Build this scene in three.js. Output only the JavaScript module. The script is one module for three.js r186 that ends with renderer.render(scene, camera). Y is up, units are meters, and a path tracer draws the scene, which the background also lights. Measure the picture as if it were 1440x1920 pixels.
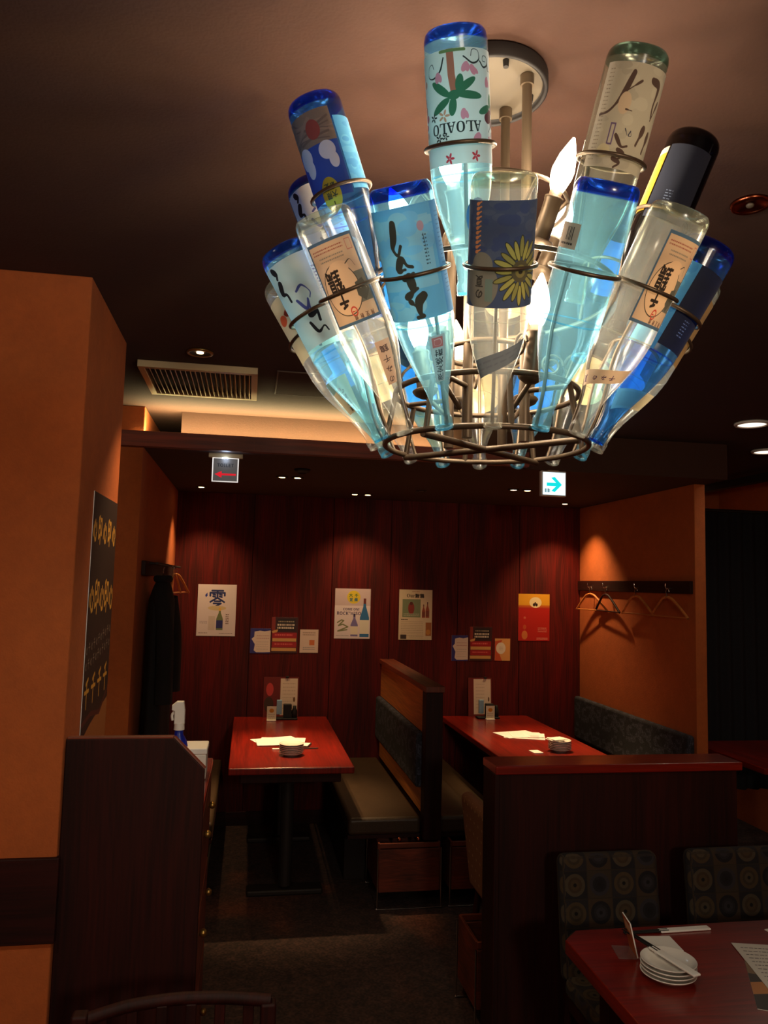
import * as THREE from 'three';
import { RoundedBoxGeometry } from 'three/addons/geometries/RoundedBoxGeometry.js';
import { mergeGeometries } from 'three/addons/utils/BufferGeometryUtils.js';
import { RectAreaLightUniformsLib } from 'three/addons/lights/RectAreaLightUniformsLib.js';

// ---------------------------------------------------------------- camera, lights, exposure
const scene = new THREE.Scene();
scene.background = new THREE.Color(0x000000);
const EYE = 1.65;
const camera = new THREE.PerspectiveCamera(2 * Math.atan(960 / 1442) * 180 / Math.PI, 1440 / 1920, 0.05, 60);
{
  const yaw = THREE.MathUtils.degToRad(9.8), pitch = THREE.MathUtils.degToRad(5.3), roll = THREE.MathUtils.degToRad(1.43);
  const f = new THREE.Vector3(Math.sin(yaw) * Math.cos(pitch), Math.sin(pitch), -Math.cos(yaw) * Math.cos(pitch));
  const r0 = new THREE.Vector3(Math.cos(yaw), 0, Math.sin(yaw));
  const u0 = new THREE.Vector3().crossVectors(r0, f);
  const c = Math.cos(roll), s = Math.sin(roll);
  const r = r0.clone().multiplyScalar(c).addScaledVector(u0, s), u = u0.clone().multiplyScalar(c).addScaledVector(r0, -s);
  camera.position.set(0, EYE, 0);
  camera.quaternion.setFromRotationMatrix(new THREE.Matrix4().makeBasis(r, u, f.clone().negate()));
}
const renderer = new THREE.WebGLRenderer();
renderer.toneMapping = THREE.LinearToneMapping;
renderer.toneMappingExposure = 1.0;
renderer.shadowMap.enabled = true;
RectAreaLightUniformsLib.init();

const WARM = new THREE.Color(1.0, 0.83, 0.60);      // bulbs of the bottle chandelier
const AMBER = new THREE.Color(1.0, 0.64, 0.30);
const COVEC = new THREE.Color(1.0, 0.86, 0.42);         // cove strip and recessed spots
const WHITE = new THREE.Color(1.0, 0.86, 0.66);     // white disc downlights
const BULB = 0.16;                                  // candela of one chandelier bulb
const COVE = 115;                                     // cove strip
const SPOT = 5.2;                                     // recessed spots over the booths
const FILL_PENDANT = 3.4;                                // added fill lamp behind the viewer
const AISLE = 2.4;                                  // downlight by the air grille
const DISC = 0.7;                                   // disc downlights

// ---------------------------------------------------------------- small tools
let seed = 7;
const rnd = () => { seed |= 0; seed = seed + 0x6D2B79F5 | 0; let t = Math.imul(seed ^ seed >>> 15, 1 | seed); t = t + Math.imul(t ^ t >>> 7, 61 | t) ^ t; return ((t ^ t >>> 14) >>> 0) / 4294967296; };
const rr = (a, b) => a + (b - a) * rnd();
const V = (x, y, z) => new THREE.Vector3(x, y, z);
const taken = {};
const numbered = (n) => { const k = taken[n] = (taken[n] ?? -1) + 1; return k ? `${n}_${String(k).padStart(3, '0')}` : n; };
const on = (m) => { m.castShadow = true; m.receiveShadow = true; return m; };
function thing(name, label, category, [x, y, z] = [0, 0, 0], turn = 0, group) {
  const o = new THREE.Group(); o.name = numbered(name); o.position.set(x, y, z); o.rotation.y = turn;
  o.userData = { label, category }; if (group) o.userData.group = group;
  scene.add(o); return o;
}
function part(parent, name, geo, mat, label) {
  const m = on(new THREE.Mesh(geo, mat)); m.name = name; if (label) m.userData.label = label;
  parent.add(m); return m;
}
function single(name, label, category, geo, mat, pos, turn = 0, group) {
  const m = on(new THREE.Mesh(geo, mat)); m.name = numbered(name); m.position.set(...pos); m.rotation.y = turn;
  m.userData = { label, category }; if (group) m.userData.group = group;
  scene.add(m); return m;
}
function struct(name, geo, mat, label, category = 'wall') {
  const m = on(new THREE.Mesh(geo, mat)); m.name = name; m.userData = { kind: 'structure', label, category };
  scene.add(m); return m;
}
// uv in metres; the grain runs along `axis`
function uvm(g, axis = 'y') {
  const p = g.attributes.position, n = g.attributes.normal, uv = new Float32Array(p.count * 2);
  const ai = 'xyz'.indexOf(axis);
  for (let i = 0; i < p.count; i++) {
    const P = [p.getX(i), p.getY(i), p.getZ(i)], N = [n.getX(i), n.getY(i), n.getZ(i)].map(Math.abs);
    const k = N.indexOf(Math.max(...N));
    const others = [0, 1, 2].filter((q) => q !== k);
    let a = others[0], b = others[1];
    if (b !== ai && a === ai) [a, b] = [b, a];
    uv[2 * i] = P[a]; uv[2 * i + 1] = P[b];
  }
  g.setAttribute('uv', new THREE.BufferAttribute(uv, 2));
  return g;
}
// box between two corners, bevelled
function bx(x0, x1, y0, y1, z0, z1, bev = 0.003, axis = 'y') {
  const w = Math.abs(x1 - x0), h = Math.abs(y1 - y0), d = Math.abs(z1 - z0);
  const g = bev > 0 ? new RoundedBoxGeometry(w, h, d, 2, Math.min(bev, w / 2.01, h / 2.01, d / 2.01)) : new THREE.BoxGeometry(w, h, d);
  g.translate((x0 + x1) / 2, (y0 + y1) / 2, (z0 + z1) / 2);
  return uvm(g, axis);
}
function rod(a, b, r, seg = 10) {
  const A = V(...a), B = V(...b), d = B.clone().sub(A), g = new THREE.CylinderGeometry(r, r, d.length(), seg);
  g.applyQuaternion(new THREE.Quaternion().setFromUnitVectors(V(0, 1, 0), d.clone().normalize()));
  g.translate(...A.add(B).multiplyScalar(0.5).toArray());
  return g;
}
function tube(pts, r, seg = 40, closed = false, rs = 8) {
  return new THREE.TubeGeometry(new THREE.CatmullRomCurve3(pts.map((p) => V(...p)), closed, 'catmullrom', 0.4), seg, r, rs, closed);
}
function merge(list) { return mergeGeometries(list.map((g) => { const q = g.index ? g.toNonIndexed() : g; for (const k of Object.keys(q.attributes)) if (!['position', 'normal', 'uv'].includes(k)) q.deleteAttribute(k); return q; })); }
const lathe = (pts, seg = 40) => new THREE.LatheGeometry(pts.map(([x, y]) => new THREE.Vector2(x, y)), seg);
function extr(pts, depth, bev = 0.002) {
  const s = new THREE.Shape(pts.map(([x, y]) => new THREE.Vector2(x, y)));
  return new THREE.ExtrudeGeometry(s, { depth, bevelEnabled: bev > 0, bevelSize: bev, bevelThickness: bev, bevelSegments: 2, curveSegments: 16 });
}

// ---------------------------------------------------------------- textures
function data(w, h, fn, rx = 1, ry = 1, srgb = true) {
  const a = new Uint8Array(w * h * 4);
  for (let j = 0; j < h; j++) for (let i = 0; i < w; i++) { const c = fn(i / w, j / h, i, j), k = 4 * (j * w + i); a[k] = c[0]; a[k + 1] = c[1]; a[k + 2] = c[2]; a[k + 3] = 255; }
  const t = new THREE.DataTexture(a, w, h); t.wrapS = t.wrapT = THREE.RepeatWrapping; t.magFilter = THREE.LinearFilter; t.minFilter = THREE.LinearFilter;
  t.repeat.set(rx, ry); if (srgb) t.colorSpace = THREE.SRGBColorSpace; t.needsUpdate = true; return t;
}
function noise(n, s0) { // tileable value noise with period n
  const g = new Float32Array(n * n); let s = s0; const R = () => (s = (s * 16807) % 2147483647) / 2147483647;
  for (let i = 0; i < n * n; i++) g[i] = R();
  const sm = (t) => t * t * (3 - 2 * t);
  return (u, v) => { const x = ((u % 1) + 1) % 1 * n, y = ((v % 1) + 1) % 1 * n, i = Math.floor(x), j = Math.floor(y), fx = sm(x - i), fy = sm(y - j), i1 = (i + 1) % n, j1 = (j + 1) % n;
    return (g[j % n * n + i % n] * (1 - fx) + g[j % n * n + i1] * fx) * (1 - fy) + (g[j1 * n + i % n] * (1 - fx) + g[j1 * n + i1] * fx) * fy; };
}
const n8 = noise(8, 11), n16 = noise(16, 23), n32 = noise(32, 5), n64 = noise(64, 77), n128 = noise(128, 91);
const cl = (x) => Math.max(0, Math.min(255, x));
function wood(r, g, b, amp, rx = 1, ry = 1) {
  const t = data(512, 512, (u, v) => {
    const w = n8(u, v * 0.5) * 0.12;
    const k = (n64(u * 2 + w, v * 0.125) - 0.5) * 0.55 + (n128(u * 2, v * 0.125) - 0.5) * 0.6 + (n16(u + w, v * 0.25) - 0.5) * 0.7;
    const f = 1 + k * amp; return [cl(r * f), cl(g * f), cl(b * f)];
  }, rx, ry);
  t.wrapT = THREE.MirroredRepeatWrapping; return t;
}
function mottled(r, g, b, amp, rx = 1, ry = 1) {
  return data(256, 256, (u, v) => { const k = (n8(u, v) - 0.5) * 0.5 + (n32(u, v) - 0.5) * 0.5 + (n128(u, v) - 0.5) * 0.5, f = 1 + k * amp; return [cl(r * f), cl(g * f), cl(b * f)]; }, rx, ry);
}
const fineBump = data(256, 256, (u, v) => { const k = 255 * (n128(u, v) * 0.6 + n64(u, v) * 0.4); return [k, k, k]; }, 3, 3, false);
const std = (o) => new THREE.MeshStandardMaterial(o);
const phy = (o) => new THREE.MeshPhysicalMaterial(o);
const M = {
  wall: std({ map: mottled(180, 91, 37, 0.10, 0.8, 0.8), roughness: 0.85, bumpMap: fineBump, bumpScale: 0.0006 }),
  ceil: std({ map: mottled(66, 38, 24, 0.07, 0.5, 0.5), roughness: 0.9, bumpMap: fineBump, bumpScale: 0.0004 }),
  low: std({ map: mottled(62, 42, 34, 0.10, 0.5, 0.5), roughness: 0.8 }),
  panel: phy({ map: wood(80, 12, 6, 0.55, 1.2, 0.6), roughness: 0.62, specularIntensity: 0.5 }),
  table: phy({ map: wood(124, 23, 9, 0.35, 1.1, 0.7), roughness: 0.32, clearcoat: 0.6, clearcoatRoughness: 0.18 }),
  dark: phy({ map: wood(44, 12, 8, 0.5, 1.2, 0.6), roughness: 0.6, specularIntensity: 0.5 }),
  beam: phy({ map: wood(120, 50, 24, 0.45, 1, 0.5), roughness: 0.5, clearcoat: 0.15, clearcoatRoughness: 0.4 }),
  pine: std({ map: wood(196, 120, 56, 0.25, 1, 0.5), roughness: 0.6 }),
  carpet: std({ map: data(512, 512, (u, v) => { const b = n8(u, v), d = n128(u * 2, v * 2), e = n64(u, v); const k = 32 + 30 * (d - 0.5) + 14 * (e - 0.5), q = Math.max(0, b - 0.66) * 110; return [cl(k * 1.3 + q * 1.0 + 10), cl(k * 0.92 + q * 0.3 + 5), cl(k * 0.8 + 4)]; }, 0.55, 0.55), roughness: 1 }),
  seat: phy({ map: mottled(62, 46, 31, 0.16, 2, 2), roughness: 0.42, bumpMap: fineBump, bumpScale: 0.0005 }),
  base: std({ color: 0x1a0f0c, roughness: 0.8 }),
  pad: std({ map: data(256, 256, (u, v) => { const a = n16(u, v * 0.5), b = n64(u, v); const q = 30 + 44 * (a > 0.55 ? 1 : 0) * b + 18 * b; return [cl(q * 0.95), cl(q * 0.95), cl(q * 1.15)]; }, 3, 3), roughness: 0.95 }),
  iron: std({ color: 0x6b5a48, roughness: 0.42, metalness: 0.6 }),
  ironPlate: std({ color: 0x2a2523, roughness: 0.6, metalness: 0.3 }),
  cream: std({ color: 0x5c5040, roughness: 0.6 }),
  chrome: std({ color: 0xd8d6d2, roughness: 0.18, metalness: 1 }),
  brass: std({ color: 0xb08a4a, roughness: 0.35, metalness: 0.9 }),
  copper: std({ color: 0xa8583a, roughness: 0.25, metalness: 1 }),
  white: std({ color: 0xe9e4da, roughness: 0.6 }),
  paper: std({ color: 0xf2efe8, roughness: 0.75 }),
  china: phy({ color: 0xece8e0, roughness: 0.25, clearcoat: 0.6, clearcoatRoughness: 0.1 }),
  black: std({ color: 0x0d0c0c, roughness: 0.7 }),
  coat: std({ map: mottled(22, 18, 20, 0.4, 3, 3), roughness: 0.95 }),
  curtain: std({ map: mottled(20, 18, 24, 0.3, 2, 2), roughness: 0.9 }),
  plasticBlue: phy({ color: 0x1b2fb0, roughness: 0.3, transmission: 0.35, thickness: 0 }),
  acrylic: phy({ color: 0xf2f2f2, roughness: 0.05, transmission: 0.95, thickness: 0 }),
  basket: std({ map: wood(104, 44, 26, 0.5, 2, 2), roughness: 0.55 }),
  panelEdge: std({ color: 0x5a4634, roughness: 0.6 }),
  metalGrille: std({ color: 0xcbb58c, roughness: 0.45, metalness: 0.6 }),
  glowWarm: std({ color: 0x000000, emissive: WARM, emissiveIntensity: 14 }),
  glowAmber: std({ color: 0x000000, emissive: AMBER, emissiveIntensity: 14 }),
  glowDisc: std({ color: 0x000000, emissive: new THREE.Color(1, 0.82, 0.66), emissiveIntensity: 1.6 }),
};

// ---------------------------------------------------------------- prints
const STROKES = {
  一: '8,50 92,46', 千: '72,10 28,24|6,48 94,46|50,20 50,96', 大: '8,34 92,34|50,8 46,50 10,94|48,40 92,94',
  の: '52,20 44,60 26,78 14,62 22,36 50,18 78,28 86,54 70,80 54,86', み: '24,20 58,18 36,66 16,74 14,58 40,54 90,68|74,36 70,64 52,90',
  夏: '10,10 90,10|50,10 44,24|26,24 26,66|26,24 74,24 74,66|26,38 74,38|26,52 74,52|26,66 74,66|40,66 14,90|32,74 68,74 44,92 16,98|40,78 88,98',
  鶴: '8,14 8,26|8,14 46,14 46,26|30,4 14,44|28,24 28,92|14,40 46,38|14,56 46,54|14,72 46,70|10,90 48,88|68,4 60,16|58,16 58,56|58,16 88,16 88,44|58,30 88,30|58,44 88,44|58,56 94,56|58,68 92,68 90,94 82,90|56,78 52,90|66,76 68,86|76,76 78,86',
  限: '12,8 12,96|12,8 38,8 26,34 38,52 26,64|50,10 50,90 66,80|50,10 86,10 86,46 50,46|50,28 86,28|66,46 92,92|90,54 72,68',
  定: '50,2 50,14|12,30 12,16 88,16 88,30|24,38 78,38|50,38 50,84|50,60 78,60|34,52 28,76 10,96|26,74 50,90 94,92',
  焼: '28,6 24,50 8,92|10,28 14,46|42,24 34,42|28,50 42,80|46,16 94,16|68,4 68,26|46,36 94,36|58,26 58,46|80,26 80,46|46,58 94,58|62,58 58,78 44,94|76,58 76,86 92,90 94,78',
  酎: '6,12 52,12|12,28 12,92|12,28 48,28 48,92|24,12 24,40 16,50|36,12 36,46 44,48|12,62 48,62|12,80 48,80|56,32 96,32|82,8 82,90 72,84|62,48 72,64',
  心: '18,46 12,72|34,34 38,74 56,88 78,84 80,68|52,26 60,42|80,36 92,58', 印: '14,14 34,8|14,14 14,78 40,70|14,42 38,40|54,16 54,94|54,16 86,16 84,64 72,62',
  雫: '20,10 80,10|50,10 50,46|10,40 10,22 90,22 90,38|26,30 38,34|26,42 38,46|62,30 74,34|62,42 74,46|50,50 12,74|50,50 88,74|36,70 66,70|30,82 70,82 46,96',
};
function glyph(g, ch, x, y, s, w, col) {
  const d = STROKES[ch]; if (!d) return;
  g.strokeStyle = col; g.lineWidth = w; g.lineCap = 'round'; g.lineJoin = 'round';
  for (const st of d.split('|')) { const P = st.split(' ').map((q) => q.split(',').map(Number)); g.beginPath(); P.forEach(([a, b], i) => g[i ? 'lineTo' : 'moveTo'](x + a / 100 * s, y + b / 100 * s)); g.stroke(); }
}
function brush(g, pts, w, col) { // ink stroke that swells and tapers
  const c = new THREE.CatmullRomCurve3(pts.map(([a, b]) => V(a, b, 0)), false, 'catmullrom', 0.5), n = 60; g.fillStyle = col;
  for (let i = 0; i <= n; i++) { const t = i / n, q = c.getPoint(t), r = w * 0.5 * (0.62 + 0.55 * Math.sin(t * 5.2 + 0.6) * (1 - 0.4 * t)); g.beginPath(); g.ellipse(q.x, q.y, Math.max(r, w * 0.22), Math.max(r * 0.85, w * 0.2), 0.7, 0, 7); g.fill(); }
}
function line(g, pts, w, col) { g.strokeStyle = col; g.lineWidth = w; g.lineCap = 'round'; g.lineJoin = 'round'; g.beginPath(); pts.forEach(([a, b], i) => g[i ? 'lineTo' : 'moveTo'](a, b)); g.stroke(); }
function poly(g, pts, col) { g.fillStyle = col; g.beginPath(); pts.forEach(([a, b], i) => g[i ? 'lineTo' : 'moveTo'](a, b)); g.closePath(); g.fill(); }
function oval(g, x, y, rx, ry, col, rot = 0) { g.fillStyle = col; g.beginPath(); g.ellipse(x, y, rx, ry, rot, 0, Math.PI * 2); g.fill(); }
function rows(g, x, y, w, n, gap, col, h = 2) { g.fillStyle = col; for (let i = 0; i < n; i++) { let q = x; while (q < x + w) { const k = 3 + rnd() * 9; g.fillRect(q, y + i * gap, Math.min(k, x + w - q), h); q += k + 3; } } }
function canvasTex(w, h, bg, draw) {
  const c = document.createElement('canvas'); c.width = w; c.height = h; const g = c.getContext('2d');
  g.fillStyle = bg; g.fillRect(0, 0, w, h); draw(g, w, h);
  const t = new THREE.CanvasTexture(c); t.colorSpace = THREE.SRGBColorSpace; return t;
}
const turned = (g, w, h, fn) => { g.save(); g.translate(w, h); g.rotate(Math.PI); fn(); g.restore(); };
const labelPaper = (t) => phy({ map: t, roughness: 1, transmission: 0.22, thickness: 0 });
const print = (t, rough = 0.7) => std({ map: t, roughness: rough });
// ---------------------------------------------------------------- the room
const XL = -2.4, XR = 3.6, ZB = -5.45, ZF = 2.4, CEIL = 2.44, LOW = 2.25;
struct('floor', bx(XL, XR, -0.1, 0, ZB - 0.15, ZF, 0), M.carpet, 'dark patterned carpet floor', 'floor');
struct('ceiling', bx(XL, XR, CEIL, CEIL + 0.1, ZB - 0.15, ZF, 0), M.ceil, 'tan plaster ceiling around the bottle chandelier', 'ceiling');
const back = struct('wall_back', bx(XL, 2.51, 0, CEIL, ZB - 0.15, ZB - 0.012, 0), M.dark, 'dark red wooden panelled wall behind the booths');
{ // veneer panels with open joints
  const xs = [-0.51, 0.02, 0.58, 1.0, 1.5, 1.97, 2.446];
  for (let i = 0; i + 1 < xs.length; i++) part(back, 'wall_panel', bx(xs[i] + 0.002, xs[i + 1] - 0.002, 0, LOW, ZB - 0.014, ZB, 0.0015), M.panel);
}
struct('wall_back_alcove', bx(2.51, XR, 0, CEIL, ZB - 0.15, ZB, 0), M.wall, 'tan plaster wall above the black curtain');
struct('wall_left_booth', bx(-0.72, -0.505, 0, CEIL, ZB, -3.65, 0.004), M.wall, 'tan plaster end wall beside the hanging black coat');
struct('wall_right_booth', bx(2.443, 2.51, 0, LOW, ZB, -3.93, 0.004), M.wall, 'tan plaster wall with coat rack and wooden hangers');
struct('wall_left', bx(XL - 0.1, XL, 0, CEIL, ZB, ZF, 0), M.wall, 'tan plaster side wall of the corridor');
struct('wall_right', bx(XR, XR + 0.1, 0, CEIL, ZB, ZF, 0), M.wall, 'tan plaster wall at the far side of the dining room');
struct('wall_front', bx(XL, XR, 0, CEIL, ZF, ZF + 0.1, 0), M.wall, 'tan plaster wall behind the viewer');
const pillar = struct('wall_pillar', bx(-1.3, -0.44, 0, CEIL, -2.66, -2.08, 0.004), M.wall, 'broad orange tan plaster pillar beside the service cabinet', 'pillar');
part(pillar, 'dado_rail', bx(-1.3, -0.432, 0.755, 0.957, -2.09, -2.068, 0.003, 'x'), M.dark, 'dark wooden band across the pillar');
// lowered ceiling over the booths with its cove
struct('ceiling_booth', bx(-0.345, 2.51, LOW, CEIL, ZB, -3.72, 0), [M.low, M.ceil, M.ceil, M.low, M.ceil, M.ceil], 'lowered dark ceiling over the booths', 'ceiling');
struct('ceiling_booth_corner', bx(-0.57, -0.345, LOW, LOW + 0.02, ZB, -3.72, 0), M.low, 'lowered dark ceiling strip in the booth corner', 'ceiling');
struct('ceiling_cove_floor', bx(-0.6, 1.35, LOW, LOW + 0.012, -3.72, -3.64, 0), M.low, 'bottom board of the light cove', 'ceiling');
struct('trim_1', bx(-0.6, 1.35, LOW - 0.005, LOW + 0.068, -3.64, -3.605, 0.003, 'x'), M.beam, 'reddish wooden beam below the lit cove', 'beam');
struct('baseboard_back', bx(-0.5, 2.44, 0, 0.09, ZB, ZB + 0.012, 0.002, 'x'), M.dark, 'dark baseboard along the panelled wall', 'baseboard');
{
  const o = thing('cove_light', 'amber light strip hidden behind the wooden beam', 'light', [0, LOW + 0.012, -3.662]);
  part(o, 'housing', bx(-0.56, 0.95, 0, 0.04, -0.018, 0.018, 0.002), M.white);
  part(o, 'diffuser', bx(-0.55, 0.94, 0.04, 0.046, -0.012, 0.012, 0.003), M.glowAmber);
  const l = new THREE.RectAreaLight(COVEC, COVE, 1.49, 0.03); l.position.set(0.195, 0.049, 0); l.rotation.set(Math.PI / 2, 0, 0); o.add(l);
}
// ---------------------------------------------------------------- recessed lamps
function spotLamp(o, from, to, cd, angle, pen, col = AMBER, rad = 1) {
  const l = new THREE.SpotLight(col, cd, 0, angle, pen, 2); l.position.set(...from); l.target.position.set(...to); l.castShadow = true; l.shadow.radius = rad; o.add(l, l.target);
}
const ringGeo = lathe([[0.024, 0.004], [0.026, 0], [0.034, 0], [0.036, 0.003], [0.036, 0.006], [0.024, 0.006]], 28);
const lensGeo = new THREE.CylinderGeometry(0.018, 0.018, 0.006, 20).translate(0, 0.004, 0);
function recessed(x, z, cd, angle, pen, aim, label, twin, group) {
  const o = thing('recessed_spotlight', label, 'downlight', [x, LOW - 0.006, z], 0, group);
  for (const dx of twin ? [-0.045, 0.045] : [0]) {
    const r = part(o, 'trim_ring', ringGeo, M.ironPlate); r.position.x = dx;
    const c = part(r, 'lamp_lens', lensGeo, M.glowAmber);
    spotLamp(o, [dx, -0.004, 0], [dx + aim[0], -2, aim[1]], twin ? cd / 2 : cd, angle, pen);
  }
  return o;
}
recessed(-0.33, -5.12, SPOT * 0.5, 0.80, 0.6, [0.1, -0.3], 'small recessed spotlight above the blue lettered poster', false);
recessed(0.21, -4.45, SPOT * 3.0, 0.42, 0.7, [0.05, 0.05], 'twin recessed spotlight above the table with six plates', true);
recessed(0.73, -5.15, SPOT * 0.5, 0.80, 0.6, [0, -0.25], 'twin recessed spotlight above the yellow seal poster', true);
recessed(1.64, -4.53, SPOT * 2.4, 0.42, 0.7, [0.25, 0.05], 'twin recessed spotlight above the table with stacked napkins', true);
recessed(2.20, -5.16, SPOT * 0.75, 0.85, 0.6, [0.1, -0.1], 'small recessed spotlight in the corner by the coat rack', false);
{
  const o = thing('recessed_spotlight', 'unlit recessed spotlight between the two booths', 'downlight', [1.07, LOW - 0.006, -4.8]);
  const r = part(o, 'trim_ring', ringGeo, M.ironPlate); part(r, 'lamp_lens', lensGeo, M.cream);
  const p = thing('smoke_detector', 'small dark round detector on the lowered ceiling', 'detector', [0.26, LOW - 0.02, -4.12]);
  part(p, 'housing', lathe([[0, 0], [0.03, 0], [0.042, 0.01], [0.045, 0.02], [0, 0.02]], 28), M.ironPlate);
  part(p, 'sensor_ring', new THREE.TorusGeometry(0.02, 0.003, 8, 24).rotateX(Math.PI / 2), M.black);
}
function disc(x, z, label, cd) {
  const o = thing('disc_downlight', label, 'downlight', [x, CEIL - 0.012, z]);
  part(o, 'trim_ring', lathe([[0.062, 0.006], [0.064, 0], [0.074, 0], [0.078, 0.006], [0.078, 0.012], [0.062, 0.012]], 36), M.white);
  part(o, 'diffuser', new THREE.CylinderGeometry(0.062, 0.062, 0.006, 36).translate(0, 0.008, 0), M.glowDisc);
  spotLamp(o, [0, -0.004, 0], [0, -2, 0], cd, 1.3, 0.8, WHITE, 3);
}
disc(2.29, -3.2, 'bright round downlight in the open ceiling by the beam', DISC);
disc(2.81, -3.81, 'bright round downlight near the black curtain', DISC);
disc(3.05, -5.28, 'added hidden downlight behind the black curtain', DISC * 1.2);  // added out of sight to brighten the wall above the curtain
{ // added unseen fill lamp, lights pillar and bottle labels from the front
  const o = thing('fill_pendant', 'added globe fill lamp hanging unseen behind the viewer', 'lamp', [0.55, CEIL, 1.35]);
  part(o, 'canopy', lathe([[0, 0], [0.05, 0], [0.05, -0.012], [0.03, -0.022], [0, -0.022]], 28), M.ironPlate);
  part(o, 'cord', rod([0, -0.02, 0], [0, -0.3, 0], 0.003), M.black);
  part(o, 'cap', lathe([[0, -0.3], [0.02, -0.3], [0.035, -0.33], [0, -0.33]], 24), M.ironPlate);
  part(o, 'globe_bulb', new THREE.SphereGeometry(0.12, 32, 20).translate(0, -0.44, 0), std({ color: 0x000000, emissive: WHITE, emissiveIntensity: 18 }));
  const l = new THREE.PointLight(WHITE, FILL_PENDANT, 0, 2); l.castShadow = true; l.shadow.radius = 6; l.position.set(0, -0.44, 0); o.add(l);
}
disc(1.9, -0.3, 'added round downlight above the near dining table', DISC * 0.5);  // added outside the view to light the near table
disc(-0.75, -0.75, 'added round downlight in front of the plaster pillar', DISC * 4);  // added outside the view, fills light onto the pillar face
{ // unlit reflector downlight
  const o = thing('reflector_downlight', 'unlit downlight with coppery reflector near the chandelier', 'downlight', [0.975, CEIL - 0.008, -1.355]);
  part(o, 'trim_ring', lathe([[0.030, 0.004], [0.031, 0], [0.036, 0], [0.038, 0.004], [0.038, 0.008], [0.030, 0.008]], 36), M.copper);
  part(o, 'reflector', lathe([[0.0301, 0.002], [0.020, 0.006], [0.010, 0.0072], [0, 0.0075]], 36), M.copper);
  part(o, 'lamp', new THREE.SphereGeometry(0.008, 16, 10).scale(1, 0.6, 1).translate(0, 0.003, 0), M.cream);
}
{ // small downlight beside the air grille
  const o = thing('reflector_downlight', 'small deep downlight next to the square air grille', 'downlight', [-0.2, CEIL - 0.008, -2.7]);
  part(o, 'trim_ring', lathe([[0.036, 0.004], [0.037, 0], [0.044, 0], [0.046, 0.004], [0.046, 0.008], [0.036, 0.008]], 36), M.brass);
  part(o, 'reflector', lathe([[0.0361, 0.002], [0.024, 0.006], [0.010, 0.0072], [0, 0.0075]], 36), M.ironPlate);
  part(o, 'lamp', new THREE.CylinderGeometry(0.012, 0.012, 0.003, 20).translate(0, 0.0045, 0), M.glowAmber);
  spotLamp(o, [0, -0.002, 0], [-0.02, -2, 0.02], AISLE, 0.75, 0.6, AMBER, 1);
}
{ // air grille
  const o = thing('air_grille', 'square metal air grille with louvre slats in the ceiling', 'vent', [-0.215, CEIL, -3.07]);
  const s = 0.205;
  part(o, 'backing', bx(-s, s, -0.004, -0.001, -s, s, 0), M.black);
  for (const [a, b, c, d] of [[-s - 0.012, s + 0.012, s - 0.012, s + 0.012], [-s - 0.012, s + 0.012, -s - 0.012, -s + 0.012]]) part(o, 'frame_bar', bx(a, b, -0.026, 0, c, d, 0.002, 'x'), M.metalGrille);
  for (const q of [-s, s]) part(o, 'frame_bar', bx(q - 0.012, q + 0.012, -0.026, 0, -s + 0.012, s - 0.012, 0.002, 'z'), M.metalGrille);
  const sl = new THREE.BoxGeometry(0.0025, 0.026, 2 * s - 0.03).rotateZ(0.5);
  for (let i = 0; i < 21; i++) { const m = part(o, 'slat', sl, M.metalGrille); m.position.set(-s + 0.024 + i * (2 * s - 0.048) / 20, -0.014, 0); }
  const p = thing('access_panel', 'plain ceiling access panel with thin metal edge', 'panel', [0.23, CEIL, -3.05]);
  part(p, 'door', bx(-0.15, 0.15, -0.004, 0, -0.175, 0.175, 0.001), M.ceil);
  for (const q of [-1, 1]) { part(p, 'edge', bx(-0.156, 0.156, -0.005, 0, q * 0.178 - 0.003, q * 0.178 + 0.003, 0.001), M.panelEdge); part(p, 'edge', bx(q * 0.153 - 0.003, q * 0.153 + 0.003, -0.005, 0, -0.175, 0.175, 0.001), M.panelEdge); }
}
// ---------------------------------------------------------------- hanging signs
{
  const o = thing('toilet_sign', 'hanging TOILET sign with red arrow under the beam', 'sign', [-0.132, LOW, -3.72]);
  part(o, 'bracket', bx(-0.08, 0.08, -0.022, 0, -0.012, 0.012, 0.002, 'x'), M.metalGrille);
  const t = canvasTex(256, 256, '#4a4644', (g) => {
    g.strokeStyle = '#e8e2da'; g.lineWidth = 12; g.strokeRect(5, 5, 246, 246);
    g.fillStyle = '#15181c'; g.font = 'bold 48px sans-serif'; g.textAlign = 'center'; g.fillText('TOILET', 128, 98);
    poly(g, [[26, 176], [94, 142], [94, 166], [232, 166], [232, 186], [94, 186], [94, 212]], '#d81828');
  });
  const pl = part(o, 'sign_plate', bx(-0.062, 0.062, -0.138, -0.02, -0.002, 0.002, 0), [M.acrylic, M.acrylic, M.acrylic, M.acrylic, std({ map: t, roughness: 0.4, emissiveMap: t, emissive: 0xffffff, emissiveIntensity: 0.9 }), M.acrylic]);
  pl.geometry = new THREE.BoxGeometry(0.124, 0.118, 0.004).translate(0, -0.079, 0);
  part(o, 'edge_light', bx(-0.018, 0.012, -0.026, -0.021, 0.0, 0.006, 0.001), std({ color: 0, emissive: new THREE.Color(0.6, 0.75, 1), emissiveIntensity: 12 }));
  const l = new THREE.PointLight(new THREE.Color(0.6, 0.75, 1), 0.01, 0, 2); l.position.set(0, -0.03, 0.02); o.add(l);
}
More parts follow.
